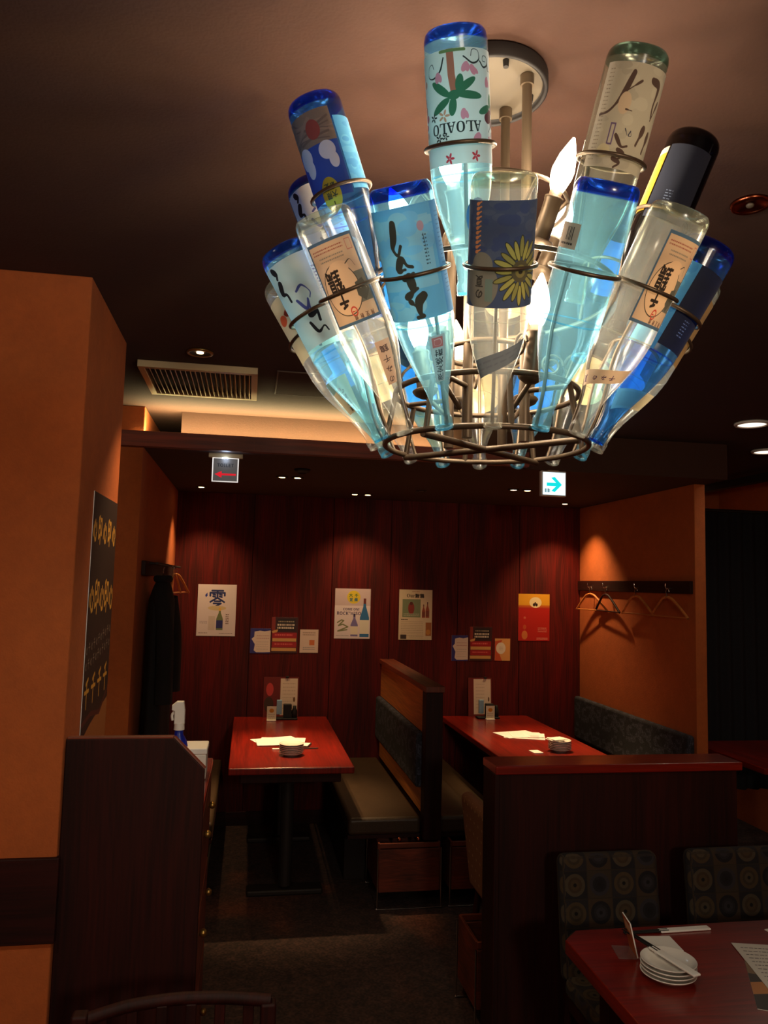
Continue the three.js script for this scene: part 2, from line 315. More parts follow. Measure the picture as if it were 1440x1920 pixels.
{
  const o = thing('exit_guide_sign', 'glowing white guide sign with green arrow pointing right', 'sign', [1.52, LOW, -3.72]);
  const t = canvasTex(256, 256, '#f2fbff', (g) => {
    poly(g, [[44, 118], [150, 118], [96, 62], [136, 52], [216, 138], [136, 222], [96, 212], [150, 156], [44, 156]], '#12c4c0');
    g.fillStyle = '#3b5a60'; g.fillRect(24, 186, 12, 42); g.fillRect(42, 186, 8, 42); g.fillRect(56, 186, 14, 42); g.fillRect(76, 190, 6, 36);
  });
  part(o, 'case', bx(-0.068, 0.068, -0.135, -0.004, -0.014, 0.014, 0.004), M.white);
  const face = part(o, 'sign_face', new THREE.BoxGeometry(0.122, 0.116, 0.004), [M.white, M.white, M.white, M.white, std({ color: 0x000000, emissiveMap: t, emissive: new THREE.Color(0.8, 0.95, 1), emissiveIntensity: 1.5 }), M.white]);
  face.position.set(0, -0.07, 0.0155);
  part(o, 'mount', bx(-0.03, 0.03, -0.005, 0, -0.01, 0.01, 0.001), M.metalGrille);
  const l = new THREE.RectAreaLight(new THREE.Color(0.45, 0.65, 1), 3, 0.12, 0.115); l.position.set(0, -0.07, 0.02); l.rotation.y = Math.PI; o.add(l);
}
// ---------------------------------------------------------------- booths
function boothTable(x, z0, z1, w, label) {
  const o = thing('booth_table', label, 'table', [x, 0, (z0 + z1) / 2]);
  const h = (z1 - z0) / 2;
  part(o, 'tabletop', bx(-w / 2, w / 2, 0.685, 0.72, -h, h, 0.006, 'z'), M.table);
  part(o, 'apron', bx(-w / 2 + 0.06, w / 2 - 0.06, 0.63, 0.685, -h + 0.06, h - 0.06, 0.004, 'z'), M.dark);
  for (const q of [-0.42, 0.42]) { const c = part(o, 'pedestal', rod([0, 0.04, q], [0, 0.63, q], 0.035, 20), M.ironPlate); const b = part(o, 'pedestal_foot', bx(-0.2, 0.2, 0, 0.03, q - 0.05, q + 0.05, 0.01), M.ironPlate); }
  return o;
}
boothTable(0.252, -5.44, -3.97, 0.63, 'red lacquered booth table with six plates and menus');
boothTable(1.71, -5.44, -3.97, 0.64, 'red lacquered booth table with napkins on its plates');
function bench(x0, x1, label) {
  const o = thing('bench', label, 'bench', [x0, 0, 0]); const w = x1 - x0;
  const c = part(o, 'seat_cushion', bx(0, w, 0.35, 0.44, ZB + 0.002, -4.05, 0.022, 'z'), M.seat);
  part(o, 'base', bx(0.03, w - 0.03, 0, 0.35, ZB + 0.002, -4.42, 0.003), M.base);
  part(o, 'seat_board', bx(0, w, 0.33, 0.35, ZB + 0.002, -4.07, 0.003, 'z'), M.dark);
  return o;
}
bench(-0.503, -0.13, 'leatherette booth bench under the black coat');
bench(0.555, 0.938, 'leatherette booth bench on the cream side of the divider');
bench(1.036, 1.40, 'leatherette booth bench between divider and napkin table');
bench(2.05, 2.441, 'leatherette booth bench below the coat rack wall');
{ // booth divider
  const o = thing('booth_divider', 'wooden booth divider with tan panel and dark padded backrest', 'divider', [0.987, 0, 0]);
  part(o, 'end_post', bx(-0.046, 0.046, 0.335, 1.085, -4.09, -4.0, 0.004), M.dark);
  part(o, 'cap', bx(-0.052, 0.052, 1.085, 1.117, ZB + 0.002, -3.99, 0.004, 'z'), M.beam);
  part(o, 'core', bx(-0.03, 0.03, 0, 1.085, ZB + 0.002, -4.42, 0), M.dark); part(o, 'core', bx(-0.03, 0.03, 0.335, 1.085, -4.42, -4.09, 0), M.dark);
  for (const s of [-1, 1]) {
    const f = (a, b) => s < 0 ? [-b, -a] : [a, b];
    part(o, 'upper_panel', bx(...f(0.03, 0.038), 0.86, 1.085, ZB + 0.002, -4.09, 0.001, 'z'), M.pine, 'tan wooden upper panel');
    part(o, 'backrest_pad', bx(...f(0.03, 0.075), 0.575, 0.86, ZB + 0.01, -4.095, 0.018, 'z'), M.pad, 'dark patterned padded backrest');
    part(o, 'lower_panel', bx(...f(0.03, 0.038), 0.445, 0.575, ZB + 0.002, -4.09, 0.001, 'z'), M.pine, 'orange tan lower panel');
  }
}
function wallPad(x0, x1, z1, label) {
  const o = thing('backrest_pad', label, 'backrest', [0, 0, 0]);
  part(o, 'pad', bx(x0, x1, 0.56, 0.86, ZB + 0.005, z1, 0.018, 'z'), M.pad);
  part(o, 'skirting_board', bx(x0 > 0 ? x1 - 0.012 : x0, x0 > 0 ? x1 : x0 + 0.012, 0.445, 0.56, ZB + 0.005, z1, 0.002, 'z'), M.dark);
}
wallPad(2.395, 2.4425, -3.945, 'dark padded backrest on the wall below the coat rack');
wallPad(-0.5045, -0.488, -3.75, 'dark padded backrest on the wall below the black coat');
// ---------------------------------------------------------------- coat racks and hangers
function hangerThing(x, y, z, turn, mat, label, group) {
  const o = thing('coat_hanger', label, 'hanger', [x, y, z], turn, group);
  part(o, 'hook', tube([[0, 0, 0], [0.012, 0.03, 0], [0.0, 0.05, 0], [-0.018, 0.045, 0], [-0.02, 0.03, 0]], 0.0022, 24), M.chrome);
  const arm = (s) => tube([[0, 0, 0], [s * 0.05, -0.01, 0], [s * 0.12, -0.055, 0.005], [s * 0.2, -0.115, 0.01]], 0.0075, 16);
  part(o, 'shoulder_bar', merge([arm(-1), arm(1)]), mat);
  part(o, 'trouser_bar', rod([-0.19, -0.113, 0.008], [0.19, -0.113, 0.008], 0.0045), mat);
  return o;
}
{
  const o = thing('coat_rack', 'dark wooden coat rack board on the tan wall', 'coat rack', [2.443, 1.633, -4.695]);
  part(o, 'board', bx(-0.02, 0, 0, 0.072, -0.745, 0.745, 0.003, 'z'), M.dark);
  for (const z of [-0.5, -0.26, 0.18, 0.55]) part(o, 'hook', tube([[-0.02, 0.03, z], [-0.045, 0.025, z], [-0.055, 0.04, z], [-0.055, 0.055, z]], 0.004, 16), M.chrome);
  hangerThing(2.398, 1.612, -5.17, Math.PI / 2 + 0.12, M.pine, 'pale wooden hanger on the hook in the lit corner');
  hangerThing(2.398, 1.612, -4.93, Math.PI / 2 - 0.05, M.dark, 'dark wooden hanger between two pale hangers');
  hangerThing(2.398, 1.612, -4.515, Math.PI / 2, M.pine, 'pale wooden hanger hanging flat in the middle of the rack');
  hangerThing(2.398, 1.612, -4.145, Math.PI / 2, M.pine, 'pale wooden hanger at the rack end by the wall edge');
  const q = thing('coat_rack', 'dark coat rack rail on the narrow wall behind the black coat', 'coat rack', [-0.505, 1.66, -4.5]);
  part(q, 'board', bx(0, 0.02, 0, 0.07, -0.7, 0.7, 0.003, 'z'), M.dark);
  part(q, 'rail', rod([0.06, 0.06, -0.68], [0.06, 0.06, 0.6], 0.006), M.ironPlate);
  for (const z of [-0.6, 0, 0.55]) part(q, 'bracket', rod([0.02, 0.06, z], [0.06, 0.06, z], 0.005), M.ironPlate);
  for (const [z, t] of [[-4.95, 1.3], [-4.82, 1.5]]) hangerThing(-0.445, 1.675, z, t, M.pine, 'pale wooden hanger next to the hanging black coat', 'hangers beside the black coat');
  // the coat
  const c = thing('coat', 'long black coat hanging on the narrow wall rack', 'coat', [-0.425, 1.64, -4.02], 0);
  const prof = [[0, 0.03, 0.03], [-0.04, 0.10, 0.045], [-0.1, 0.18, 0.06], [-0.2, 0.215, 0.062], [-0.4, 0.225, 0.06], [-0.6, 0.235, 0.06], [-0.8, 0.245, 0.062], [-0.92, 0.25, 0.062]];
  const seg = 36, pos = [], idx = [];
  prof.forEach(([y, w, d], j) => { for (let i = 0; i < seg; i++) { const a = i / seg * Math.PI * 2, f = 1 + 0.09 * Math.sin(a * 7 + 1) * (j / prof.length); pos.push(Math.cos(a) * d * f, y, Math.sin(a) * w * f); } });
  for (let j = 0; j + 1 < prof.length; j++) for (let i = 0; i < seg; i++) { const a = j * seg + i, b = j * seg + (i + 1) % seg; idx.push(a, b, a + seg, b, b + seg, a + seg); }
  const top = pos.length / 3; pos.push(0, 0.01, 0); for (let i = 0; i < seg; i++) idx.push(top, (i + 1) % seg, i);
  const g = new THREE.BufferGeometry(); g.setAttribute('position', new THREE.Float32BufferAttribute(pos, 3)); g.setIndex(idx); g.computeVertexNormals(); uvm(g);
  part(c, 'body', g, M.coat);
  for (const s of [-1, 1]) part(c, 'sleeve', tube([[0.02, -0.09, s * 0.17], [0.045, -0.3, s * 0.215], [0.05, -0.58, s * 0.215]], 0.042, 20), M.coat);
  part(c, 'collar', new THREE.TorusGeometry(0.05, 0.018, 8, 24).rotateX(Math.PI / 2).scale(0.7, 1, 1).translate(0, 0.005, 0), M.coat);
  part(c, 'hanger_hook', tube([[0, 0, 0], [0, 0.04, 0.01], [0, 0.065, 0], [0, 0.06, -0.014]], 0.0025, 20), M.chrome);
}
// ---------------------------------------------------------------- black curtain corner on the right
{
  const o = thing('curtain', 'tall black curtain beyond the coat rack wall', 'curtain', [0, 0, -4.75]);
  const pos = [], idx = [], n = 80;
  for (let i = 0; i <= n; i++) { const x = 2.52 + (3.58 - 2.52) * i / n, z = 0.018 * Math.sin(i * 0.9); for (const y of [0.35, 2.19]) pos.push(x, y, z); }
  for (let i = 0; i < n; i++) { const a = 2 * i; idx.push(a, a + 2, a + 1, a + 1, a + 2, a + 3); }
  const g = new THREE.BufferGeometry(); g.setAttribute('position', new THREE.Float32BufferAttribute(pos, 3)); g.setIndex(idx); g.computeVertexNormals(); uvm(g);
  part(o, 'cloth', g, M.curtain); part(o, 'curtain_pole', rod([2.51, 2.2, 0], [3.6, 2.2, 0], 0.012), M.ironPlate);
  const r = thing('ceiling_rail', 'dark square rail running along the ceiling', 'rail', [3.22, 2.36, -3.4]);
  part(r, 'bar', bx(-0.03, 0.03, 0, 0.05, -2.0, 2.0, 0.003, 'z'), M.black); for (const z of [-1.5, 0, 1.5]) part(r, 'hanger', rod([0, 0.05, z], [0, 0.08, z], 0.008), M.black);
  const t = thing('booth_table', 'red lacquered table corner in front of the black curtain', 'table', [3.1, 0, -4.1]);
  part(t, 'tabletop', bx(-0.36, 0.4, 0.685, 0.72, -0.4, 0.32, 0.006, 'z'), M.table); part(t, 'pedestal', rod([0, 0.03, 0], [0, 0.685, 0], 0.04, 20), M.ironPlate); part(t, 'pedestal_foot', bx(-0.22, 0.22, 0, 0.03, -0.22, 0.22, 0.01), M.ironPlate);
}
// ---------------------------------------------------------------- luggage baskets
function luggage(x, z, w, d, label) {
  const o = thing('luggage_basket', label, 'basket', [x, 0, z]);
  const a = w / 2, b = d / 2, y0 = 0.085, y1 = 0.325, t = 0.012;
  part(o, 'bottom_board', bx(-a, a, y0, y0 + t, -b, b, 0.002, 'x'), M.basket);
  for (const s of [-1, 1]) { part(o, 'side_board', bx(s * a - t / 2, s * a + t / 2, y0, y1, -b, b, 0.002, 'z'), M.basket); part(o, 'end_board', bx(-a, a, y0, y1 - 0.03, s * b - t / 2, s * b + t / 2, 0.002, 'x'), M.basket); part(o, 'top_rail', bx(-a, a, y1 - 0.025, y1, s * b - t / 2, s * b + t / 2, 0.003, 'x'), M.beam); }
  for (const s of [-1, 1]) part(o, 'knob', new THREE.SphereGeometry(0.012, 14, 10).translate(s * 0.05, y1 + 0.01, b - 0.02), M.copper);
  for (const s of [-1, 1]) { const q = s * (b + 0.01); part(o, 'wire_leg_frame', tube([[-a - 0.008, 0.3, q], [-a - 0.008, 0.1, q], [-a - 0.008, 0.012, q], [-a + 0.005, 0.005, q], [a - 0.005, 0.005, q], [a + 0.008, 0.012, q], [a + 0.008, 0.1, q], [a + 0.008, 0.3, q]], 0.0035, 90), M.chrome); }
  return o;
}
luggage(0.87, -4.18, 0.315, 0.34, 'brown luggage basket under the end of the divider bench');
luggage(1.25, -4.18, 0.315, 0.34, 'brown luggage basket partly behind the dotted chair');
luggage(1.05, -3.02, 0.31, 0.24, 'brown luggage basket on the floor below the dotted chair');
// ---------------------------------------------------------------- service cabinet on the left
{
  const o = thing('service_cabinet', 'dark wooden service cabinet with clipped corner end panel', 'cabinet', [-0.437, 0, -2.1]);
  const g = extr([[0, 0], [0.342, 0], [0.342, 1.155], [0.262, 1.235], [0, 1.235]], 0.02, 0.002); g.translate(0, 0, -0.02); uvm(g);
  part(o, 'end_panel', g, M.dark, 'end panel with a clipped upper corner');
  part(o, 'edge_strip', merge([bx(0, 0.262, 1.236, 1.242, -0.021, 0.001, 0.002, 'x'), rod([0.262, 1.238, -0.01], [0.343, 1.157, -0.01], 0.006)]), M.beam);
  part(o, 'carcass', bx(0.002, 0.325, 0, 1.04, -0.54, -0.022, 0.002), M.dark);
  part(o, 'worktop', bx(0, 0.345, 1.04, 1.065, -0.55, -0.022, 0.004, 'z'), M.table);
  for (const [y0, y1] of [[0.78, 1.02], [0.52, 0.76], [0.08, 0.50]]) {
    const d = part(o, 'drawer', bx(0.325, 0.343, y0, y1, -0.53, -0.035, 0.003, 'z'), M.beam);
    for (const z of [-0.42, -0.14]) part(d, 'knob', new THREE.SphereGeometry(0.011, 14, 10).translate(0.353, (y0 + y1) / 2 + 0.05, z), M.brass);
  }
  const s = thing('spray_bottle', 'blue spray bottle with white trigger on the service cabinet', 'bottle', [-0.186, 1.065, -2.4]);
  part(s, 'bottle_body', lathe([[0, 0], [0.026, 0], [0.029, 0.006], [0.029, 0.085], [0.024, 0.105], [0.013, 0.125], [0.012, 0.14], [0, 0.14]], 28), M.plasticBlue);
  part(s, 'collar', new THREE.CylinderGeometry(0.0145, 0.0155, 0.02, 24).translate(0, 0.148, 0), M.white);
  part(s, 'spray_head', extr([[-0.012, 0], [0.012, 0], [0.012, 0.035], [0.008, 0.06], [-0.008, 0.06], [-0.02, 0.05], [-0.02, 0.04], [-0.012, 0.036]], 0.018, 0.003).translate(0, 0.158, -0.009), M.white);
  part(s, 'trigger', tube([[-0.014, 0.195, 0], [-0.022, 0.18, 0], [-0.02, 0.165, 0]], 0.004, 12), M.white);
  const b = thing('napkin_box', 'small white box on the cabinet beside the spray bottle', 'box', [-0.135, 1.065, -2.42]);
  part(b, 'box_body', bx(-0.033, 0.033, 0, 0.072, -0.055, 0.055, 0.004), M.white); part(b, 'lid', bx(-0.035, 0.035, 0.072, 0.09, -0.057, 0.057, 0.004), M.paper);
}
{ // poster on the flank of the pillar
  const t = canvasTex(384, 512, '#2a0e0a', (g, w) => {
    const gold = '#d8a23c';
    for (const [y, s] of [[40, 90], [165, 110]]) ['心', '印', '心', '印', '心'].forEach((c, i) => glyph(g, c, 8 + i * 76, y, s * 0.66, 9, gold));
    for (let r = 0; r < 2; r++) for (let i = 0; i < 11; i++) glyph(g, i % 2 ? '千' : '心', 10 + i * 34, 290 + r * 30 - i * 3, 22, 2.5, '#8d8074');
    for (let i = 0; i < 4; i++) glyph(g, '千', 20 + i * 92, 352 - i * 4, 62, 8, gold);
    poly(g, [[0, 512], [0, 470], [120, 450], [384, 420], [384, 512]], '#a0632e'); line(g, [[0, 440], [130, 430], [260, 440], [384, 400]], 10, '#54170f');
  });
  const o = thing('pillar_poster', 'dark poster with rows of gold characters on the pillar flank', 'poster', [-0.4385, 1.13, -2.455]);
  const m = part(o, 'sheet', new THREE.BoxGeometry(0.385, 0.76, 0.002).rotateY(Math.PI / 2).translate(0, 0.38, 0), [M.paper, M.paper, M.paper, M.paper, print(t), M.paper]);
}
// ---------------------------------------------------------------- low partition on the right
{
  const o = thing('low_partition', 'low dark wooden partition between the dining tables', 'partition', [0.865, 0, -2.65]);
  part(o, 'front_panel', bx(0.006, 0.9, 0.06, 1.01, 0.042, 0.06, 0.002), M.dark); part(o, 'core', bx(0.004, 0.902, 0, 1.01, -0.06, 0.042, 0.002), M.dark);
  part(o, 'top_board', bx(-0.012, 0.915, 1.01, 1.04, -0.075, 0.075, 0.005, 'x'), M.table); part(o, 'end_board', bx(-0.012, 0.006, 0, 1.01, -0.066, 0.066, 0.003), M.dark); part(o, 'plinth', bx(0.006, 0.9, 0, 0.06, 0.042, 0.05, 0.002, 'x'), M.base);
}
// ---------------------------------------------------------------- chairs
const discTex = canvasTex(512, 512, '#453a30', (g) => {
  const c1 = ['#2c2a33', '#5d4a38', '#37333c', '#54473a'], c2 = ['#6e6250', '#25222c', '#6b583f', '#464350'];
  for (let j = 0; j < 4; j++) for (let i = 0; i < 4; i++) {
    const k = (i * 3 + j * 2) % 4, x = i * 128, y = j * 128; g.fillStyle = c1[k]; g.fillRect(x + 2, y + 2, 124, 124);
    oval(g, x + 64, y + 64, 52, 52, c2[k]); oval(g, x + 64, y + 64, 36, 36, c1[(k + 1) % 4]); oval(g, x + 64, y + 64, 24, 24, c2[(k + 2) % 4]); oval(g, x + 64, y + 64, 9, 9, '#1e1a1c');
  }
}); discTex.wrapS = discTex.wrapT = THREE.RepeatWrapping; discTex.repeat.set(3, 3);
const dotTex = canvasTex(256, 256, '#85573a', (g) => { for (let j = 0; j < 4; j++) for (let i = 0; i < 4; i++) { oval(g, i * 64 + 20 + (j % 2) * 32, j * 64 + 30, 7, 7, '#b08c62'); } }); dotTex.wrapS = dotTex.wrapT = THREE.RepeatWrapping; dotTex.repeat.set(5, 5);
M.disc = std({ map: discTex, color: 0xa8a29a, roughness: 0.95 }); M.dot = std({ map: dotTex, roughness: 0.95 });
function softChair(x, z, turn, fabric, w, label, group) {
  const o = thing('dining_chair', label, 'chair', [x, 0, z], turn, group);
  const b = bx(-w / 2, w / 2, 0.42, 0.8, -0.028, 0.028, 0.026); b.translate(0, -0.42, 0); b.rotateX(-0.12); b.translate(0, 0.42, -0.01);
  part(o, 'backrest', b, fabric);
  part(o, 'seat', bx(-w / 2, w / 2, 0.39, 0.45, 0.0, 0.38, 0.022), fabric);
  part(o, 'seat_frame', bx(-w / 2 + 0.01, w / 2 - 0.01, 0.35, 0.39, 0.0, 0.37, 0.004), M.dark);
  for (const s of [-1, 1]) { part(o, 'leg', rod([s * (w / 2 - 0.02), 0, 0.36], [s * (w / 2 - 0.025), 0.36, 0.345], 0.014), M.dark); part(o, 'leg', rod([s * (w / 2 - 0.02), 0, -0.05], [s * (w / 2 - 0.025), 0.42, 0.0], 0.014), M.dark); }
  return o;
}
softChair(1.185, -2.38, 0, M.disc, 0.34, 'disc patterned chair at the near table end with plates');
softChair(1.63, -2.38, 0, M.disc, 0.34, 'disc patterned chair next to its twin along the near table');
softChair(0.985, -3.02, Math.PI / 2, M.dot, 0.36, 'dotted brown fabric chair turned sideways behind the partition');
{ // slatted wooden chair close to the viewer
  const o = thing('slatted_chair', 'dark wooden chair with slatted back beside the service cabinet', 'chair', [-0.11, 0, -1.69]);
  part(o, 'top_rail', tube([[-0.2, 0.765, 0], [-0.1, 0.785, -0.012], [0, 0.792, -0.016], [0.1, 0.79, -0.012], [0.19, 0.785, 0]], 0.013, 30), M.dark);
  part(o, 'back_rail', bx(-0.19, 0.19, 0.48, 0.51, -0.014, 0.008, 0.005, 'x'), M.dark);
  for (let i = 0; i < 6; i++) part(o, 'slat', bx(-0.145 + i * 0.058 - 0.011, -0.145 + i * 0.058 + 0.011, 0.505, 0.785, -0.016, -0.004, 0.003), M.dark);
  for (const s of [-1, 1]) { part(o, 'leg', bx(s * 0.185 - 0.016, s * 0.185 + 0.016, 0, 0.785, -0.016, 0.016, 0.006), M.dark); part(o, 'leg', bx(s * 0.185 - 0.016, s * 0.185 + 0.016, 0, 0.4, 0.36, 0.392, 0.006), M.dark); }
  part(o, 'seat', bx(-0.2, 0.2, 0.4, 0.44, -0.01, 0.4, 0.012, 'z'), M.dark);
}
// ---------------------------------------------------------------- near table
{
  const o = thing('dining_table', 'red lacquered near dining table with clipped corner', 'table', [0.865, 0, -2.07]);
  const g = extr([[0, -0.85], [1.3, -0.85], [1.3, 0], [0.055, 0], [0.005, -0.05]], 0.03, 0.003); // x right, y away
  g.rotateX(-Math.PI / 2); g.translate(0, 0.686, 0); uvm(g, 'x');
  part(o, 'tabletop', g, M.table);
  for (const [x, z] of [[0.1, 0.12], [1.2, 0.12], [0.1, 0.75], [1.2, 0.75]]) part(o, 'leg', bx(x - 0.025, x + 0.025, 0, 0.686, z - 0.025, z + 0.025, 0.005), M.dark);
  part(o, 'apron', bx(0.1, 1.2, 0.61, 0.684, 0.1, 0.125, 0.003, 'x'), M.dark);
}
// ---------------------------------------------------------------- plates, papers, chopsticks
const plateGeo = lathe([[0, 0.002], [0.032, 0.002], [0.034, 0], [0.038, 0], [0.039, 0.003], [0.056, 0.009], [0.065, 0.015], [0.0655, 0.0165], [0.064, 0.0175], [0.055, 0.012], [0.038, 0.0065], [0, 0.0055]], 44);
function plates(n, x, y, z, label, lastLabel, group) {
  for (let i = 0; i < n; i++) single('small_plate', i === n - 1 ? lastLabel : label, 'plate', plateGeo, M.china, [x + rr(-0.001, 0.001), y + i * 0.0092, z + rr(-0.001, 0.001)], 0, i === n - 1 ? undefined : group);
  return y + (n - 1) * 0.0092 + 0.0175;
}
plates(6, 0.262, 0.7205, -4.25, 'small white plate within the stack on the menu table', 'topmost white plate of the stack on the menu table', 'plates on the menu table');
const yt2 = plates(6, 1.79, 0.7205, -4.26, 'small white plate within the stack under the napkins', 'topmost white plate directly under the napkins', 'plates under the napkins');
plates(4, 1.036, 0.7195, -1.80, 'small white plate within the stack on the near table', 'topmost white plate of the near table stack', 'plates on the near table');
const sheet = (w, h, t = 0.0012) => new THREE.BoxGeometry(w, t, h).translate(0, t / 2, 0);
const menuTex = canvasTex(256, 180, '#f4f2f2', (g) => { rows(g, 20, 24, 90, 6, 20, '#c8b6c0', 3); rows(g, 140, 24, 90, 6, 20, '#c8b6c0', 3); g.fillStyle = '#e9c8cc'; g.fillRect(150, 120, 70, 36); });
const cyr = (t) => [M.paper, M.paper, print(t, 0.35), M.paper, M.paper, M.paper];
single('menu_sheet', 'lowest white laminated menu on the six plate table', 'menu', sheet(0.26, 0.2), cyr(menuTex), [0.2, 0.7205, -4.62], 0.35);
single('menu_sheet', 'middle white laminated menu on the six plate table', 'menu', sheet(0.26, 0.2), cyr(menuTex), [0.23, 0.7225, -4.6], -0.12);
single('menu_sheet', 'topmost white laminated menu on the six plate table', 'menu', sheet(0.24, 0.18), cyr(menuTex), [0.2, 0.7245, -4.57], 0.05);
{
  const t = canvasTex(128, 128, '#f6f4f2', (g) => { g.strokeStyle = '#181614'; g.lineWidth = 14; g.strokeRect(4, 4, 120, 120); });
  single('menu_card', 'small white card with black border by the menus', 'card', sheet(0.075, 0.1), cyr(t), [0.345, 0.7262, -4.49], -0.3);
}
function chopsticks(x, y, z, turn, tilt, label) {
  const o = thing('chopsticks', label, 'chopsticks', [x, y, z], turn); o.rotation.z = tilt;
  part(o, 'paper_sleeve', new RoundedBoxGeometry(0.15, 0.005, 0.022, 2, 0.002).translate(0.03, 0.0028, 0), M.paper, 'white paper sleeve');
  for (const s of [-1, 1]) part(o, 'stick', new THREE.CylinderGeometry(0.002, 0.003, 0.13, 8).rotateZ(Math.PI / 2).translate(-0.085, 0.0035, s * 0.0045), M.black);
  return o;
}
chopsticks(0.27, 0.7205, -4.395, Math.PI + 0.02, 0, 'sleeved black chopsticks between the menus and six plates');
single('menu_sheet', 'lowest white menu sheet on the napkin table', 'menu', sheet(0.25, 0.2), cyr(menuTex), [1.74, 0.7205, -4.70], -0.35);
single('menu_sheet', 'middle white menu sheet on the napkin table', 'menu', sheet(0.25, 0.19), cyr(menuTex), [1.71, 0.7225, -4.74], 0.25);
single('menu_sheet', 'topmost white menu sheet on the napkin table', 'menu', sheet(0.2, 0.16), cyr(menuTex), [1.755, 0.7245, -4.71], -0.15);
single('table_card', 'small white card beside the stacked plates and napkins', 'card', sheet(0.055, 0.075, 0.004), M.paper, [1.64, 0.7205, -4.24], 0.1);
for (let i = 0; i < 3; i++) single('napkin', ['lowest folded napkin on the plates', 'middle folded napkin on the plates', 'uppermost folded napkin on the plates'][i], 'napkin', new RoundedBoxGeometry(0.1, 0.003, 0.075, 1, 0.001), M.paper, [1.765 + i * 0.004, yt2 + 0.002 + i * 0.0033, -4.26 + i * 0.005], [0.2, -0.15, 0.35][i]);
chopsticks(1.032, 0.7195 + 3 * 0.0092 + 0.0178, -1.81, -1.35, 0, 'sleeved black chopsticks lying across the near plates');
chopsticks(1.19, 0.7195, -2.035, 0.02, 0, 'sleeved black chopsticks by the square white napkin');
single('napkin', 'square white paper napkin near the acrylic stand', 'napkin', new RoundedBoxGeometry(0.085, 0.003, 0.085, 1, 0.001), M.paper, [1.11, 0.7212, -1.965], -0.1);
single('napkin', 'white napkin at the right end of the near table', 'napkin', new RoundedBoxGeometry(0.1, 0.003, 0.06, 1, 0.001), M.paper, [1.5, 0.7212, -1.99], 0.2);
{ // acrylic card stand
  const o = thing('card_stand', 'acrylic stand holding an orange card on the near table', 'stand', [1.0, 0.7195, -1.93], -0.2);
  part(o, 'foot', bx(-0.035, 0.012, 0, 0.003, -0.035, 0.035, 0.001), M.acrylic);
  const t = canvasTex(128, 160, '#c56a34', (g) => { g.fillStyle = '#e8c79a'; g.fillRect(14, 20, 100, 40); rows(g, 16, 80, 96, 5, 14, '#5a2414', 3); });
  part(o, 'card', new THREE.BoxGeometry(0.003, 0.085, 0.07).rotateZ(0.22).translate(0.004, 0.045, 0), [print(t), print(t), M.paper, M.paper, M.paper, M.paper]);
  const q = canvasTex(256, 256, '#e6ded0', (g) => { rows(g, 16, 20, 220, 14, 16, '#5d5048', 3); glyph(g, 'の', 30, 180, 50, 4, '#3a302a'); glyph(g, '夏', 120, 180, 50, 4, '#3a302a'); });
  const q2 = canvasTex(256, 256, '#8a6a4a', (g) => { g.fillStyle = '#2c1c14'; g.fillRect(0, 110, 256, 146); poly(g, [[0, 150], [256, 60], [256, 110], [0, 200]], '#c8803c'); rows(g, 20, 16, 200, 4, 16, '#e8dcc8', 4); });
  single('menu_sheet', 'dark photo menu under the white menu on the near table', 'menu', sheet(0.24, 0.3), cyr(q2), [1.34, 0.7195, -1.72], -0.5);
  single('menu_sheet', 'white handwritten menu on the near table edge', 'menu', sheet(0.24, 0.3), cyr(q), [1.38, 0.7215, -1.77], -0.25);
}
// ---------------------------------------------------------------- menus standing against the wall
function caddy(x, label1, label2, label3, photo) {
  const w = photo ? 0.24 : 0.175;
  const t = canvasTex(192, 160, '#6a1410', (g) => { if (photo) { oval(g, 34, 50, 20, 26, '#c23a3a'); oval(g, 30, 110, 26, 30, '#3d2416'); } g.fillStyle = '#dcc8b4'; g.fillRect(photo ? 92 : 44, 6, photo ? 94 : 140, 146); rows(g, photo ? 104 : 62, 26, 70, 8, 14, '#b59a86', 2); oval(g, photo ? 168 : 166, 90, 6, 10, '#6a4a2c'); oval(g, photo ? 164 : 162, 136, 8, 8, '#6a4a2c'); });
  const o = thing('menu_board', label1, 'menu', [x, 0.7205, -5.41]);
  const b = new THREE.BoxGeometry(w, 0.27, 0.004).translate(0, 0.135, 0).rotateX(-0.08); part(o, 'board', b, [M.dark, M.dark, M.dark, M.dark, print(t), M.dark]);
  part(o, 'clip', bx(0.03, 0.05, 0.262, 0.274, -0.03, -0.012, 0.002), M.black);
  const c = thing('condiment_tray', label2, 'tray', [x + (photo ? 0.02 : 0.02), 0.7205, -5.33]);
  part(c, 'tray', bx(-0.07, 0.09, 0, 0.012, -0.035, 0.035, 0.004), M.black);
  part(c, 'soy_bottle', lathe([[0, 0.012], [0.018, 0.012], [0.02, 0.05], [0.012, 0.075], [0.012, 0.09], [0, 0.09]], 20).translate(0.07, 0, 0.005), M.black);
  part(c, 'black_box', bx(-0.005, 0.05, 0.012, 0.1, -0.025, 0.02, 0.004), M.black);
  part(c, 'tissue_pack', bx(-0.05, -0.015, 0.03, 0.125, -0.03, -0.01, 0.004), std({ color: 0x8fb2cc, roughness: 0.5 }), 'pale blue tissue pack');
  const k = canvasTex(64, 96, '#e6dcc2', (g) => { oval(g, 32, 30, 16, 14, '#d08a28'); rows(g, 10, 56, 44, 3, 12, '#8a7a5a', 3); });
  const d = thing('price_card', label3, 'card', [x - (photo ? 0.065 : -0.03), 0.7205, -5.27]);
  part(d, 'card', new THREE.BoxGeometry(0.062, 0.09, 0.003).translate(0, 0.05, 0), [M.paper, M.paper, M.paper, M.paper, print(k), M.paper]); part(d, 'foot', bx(-0.031, 0.031, 0, 0.006, -0.015, 0.015, 0.001), M.white);
}
caddy(0.25, 'menu board with photo strip behind the six plate table', 'black condiment tray on the six plate table', 'yellow picture card standing on the six plate table', true);
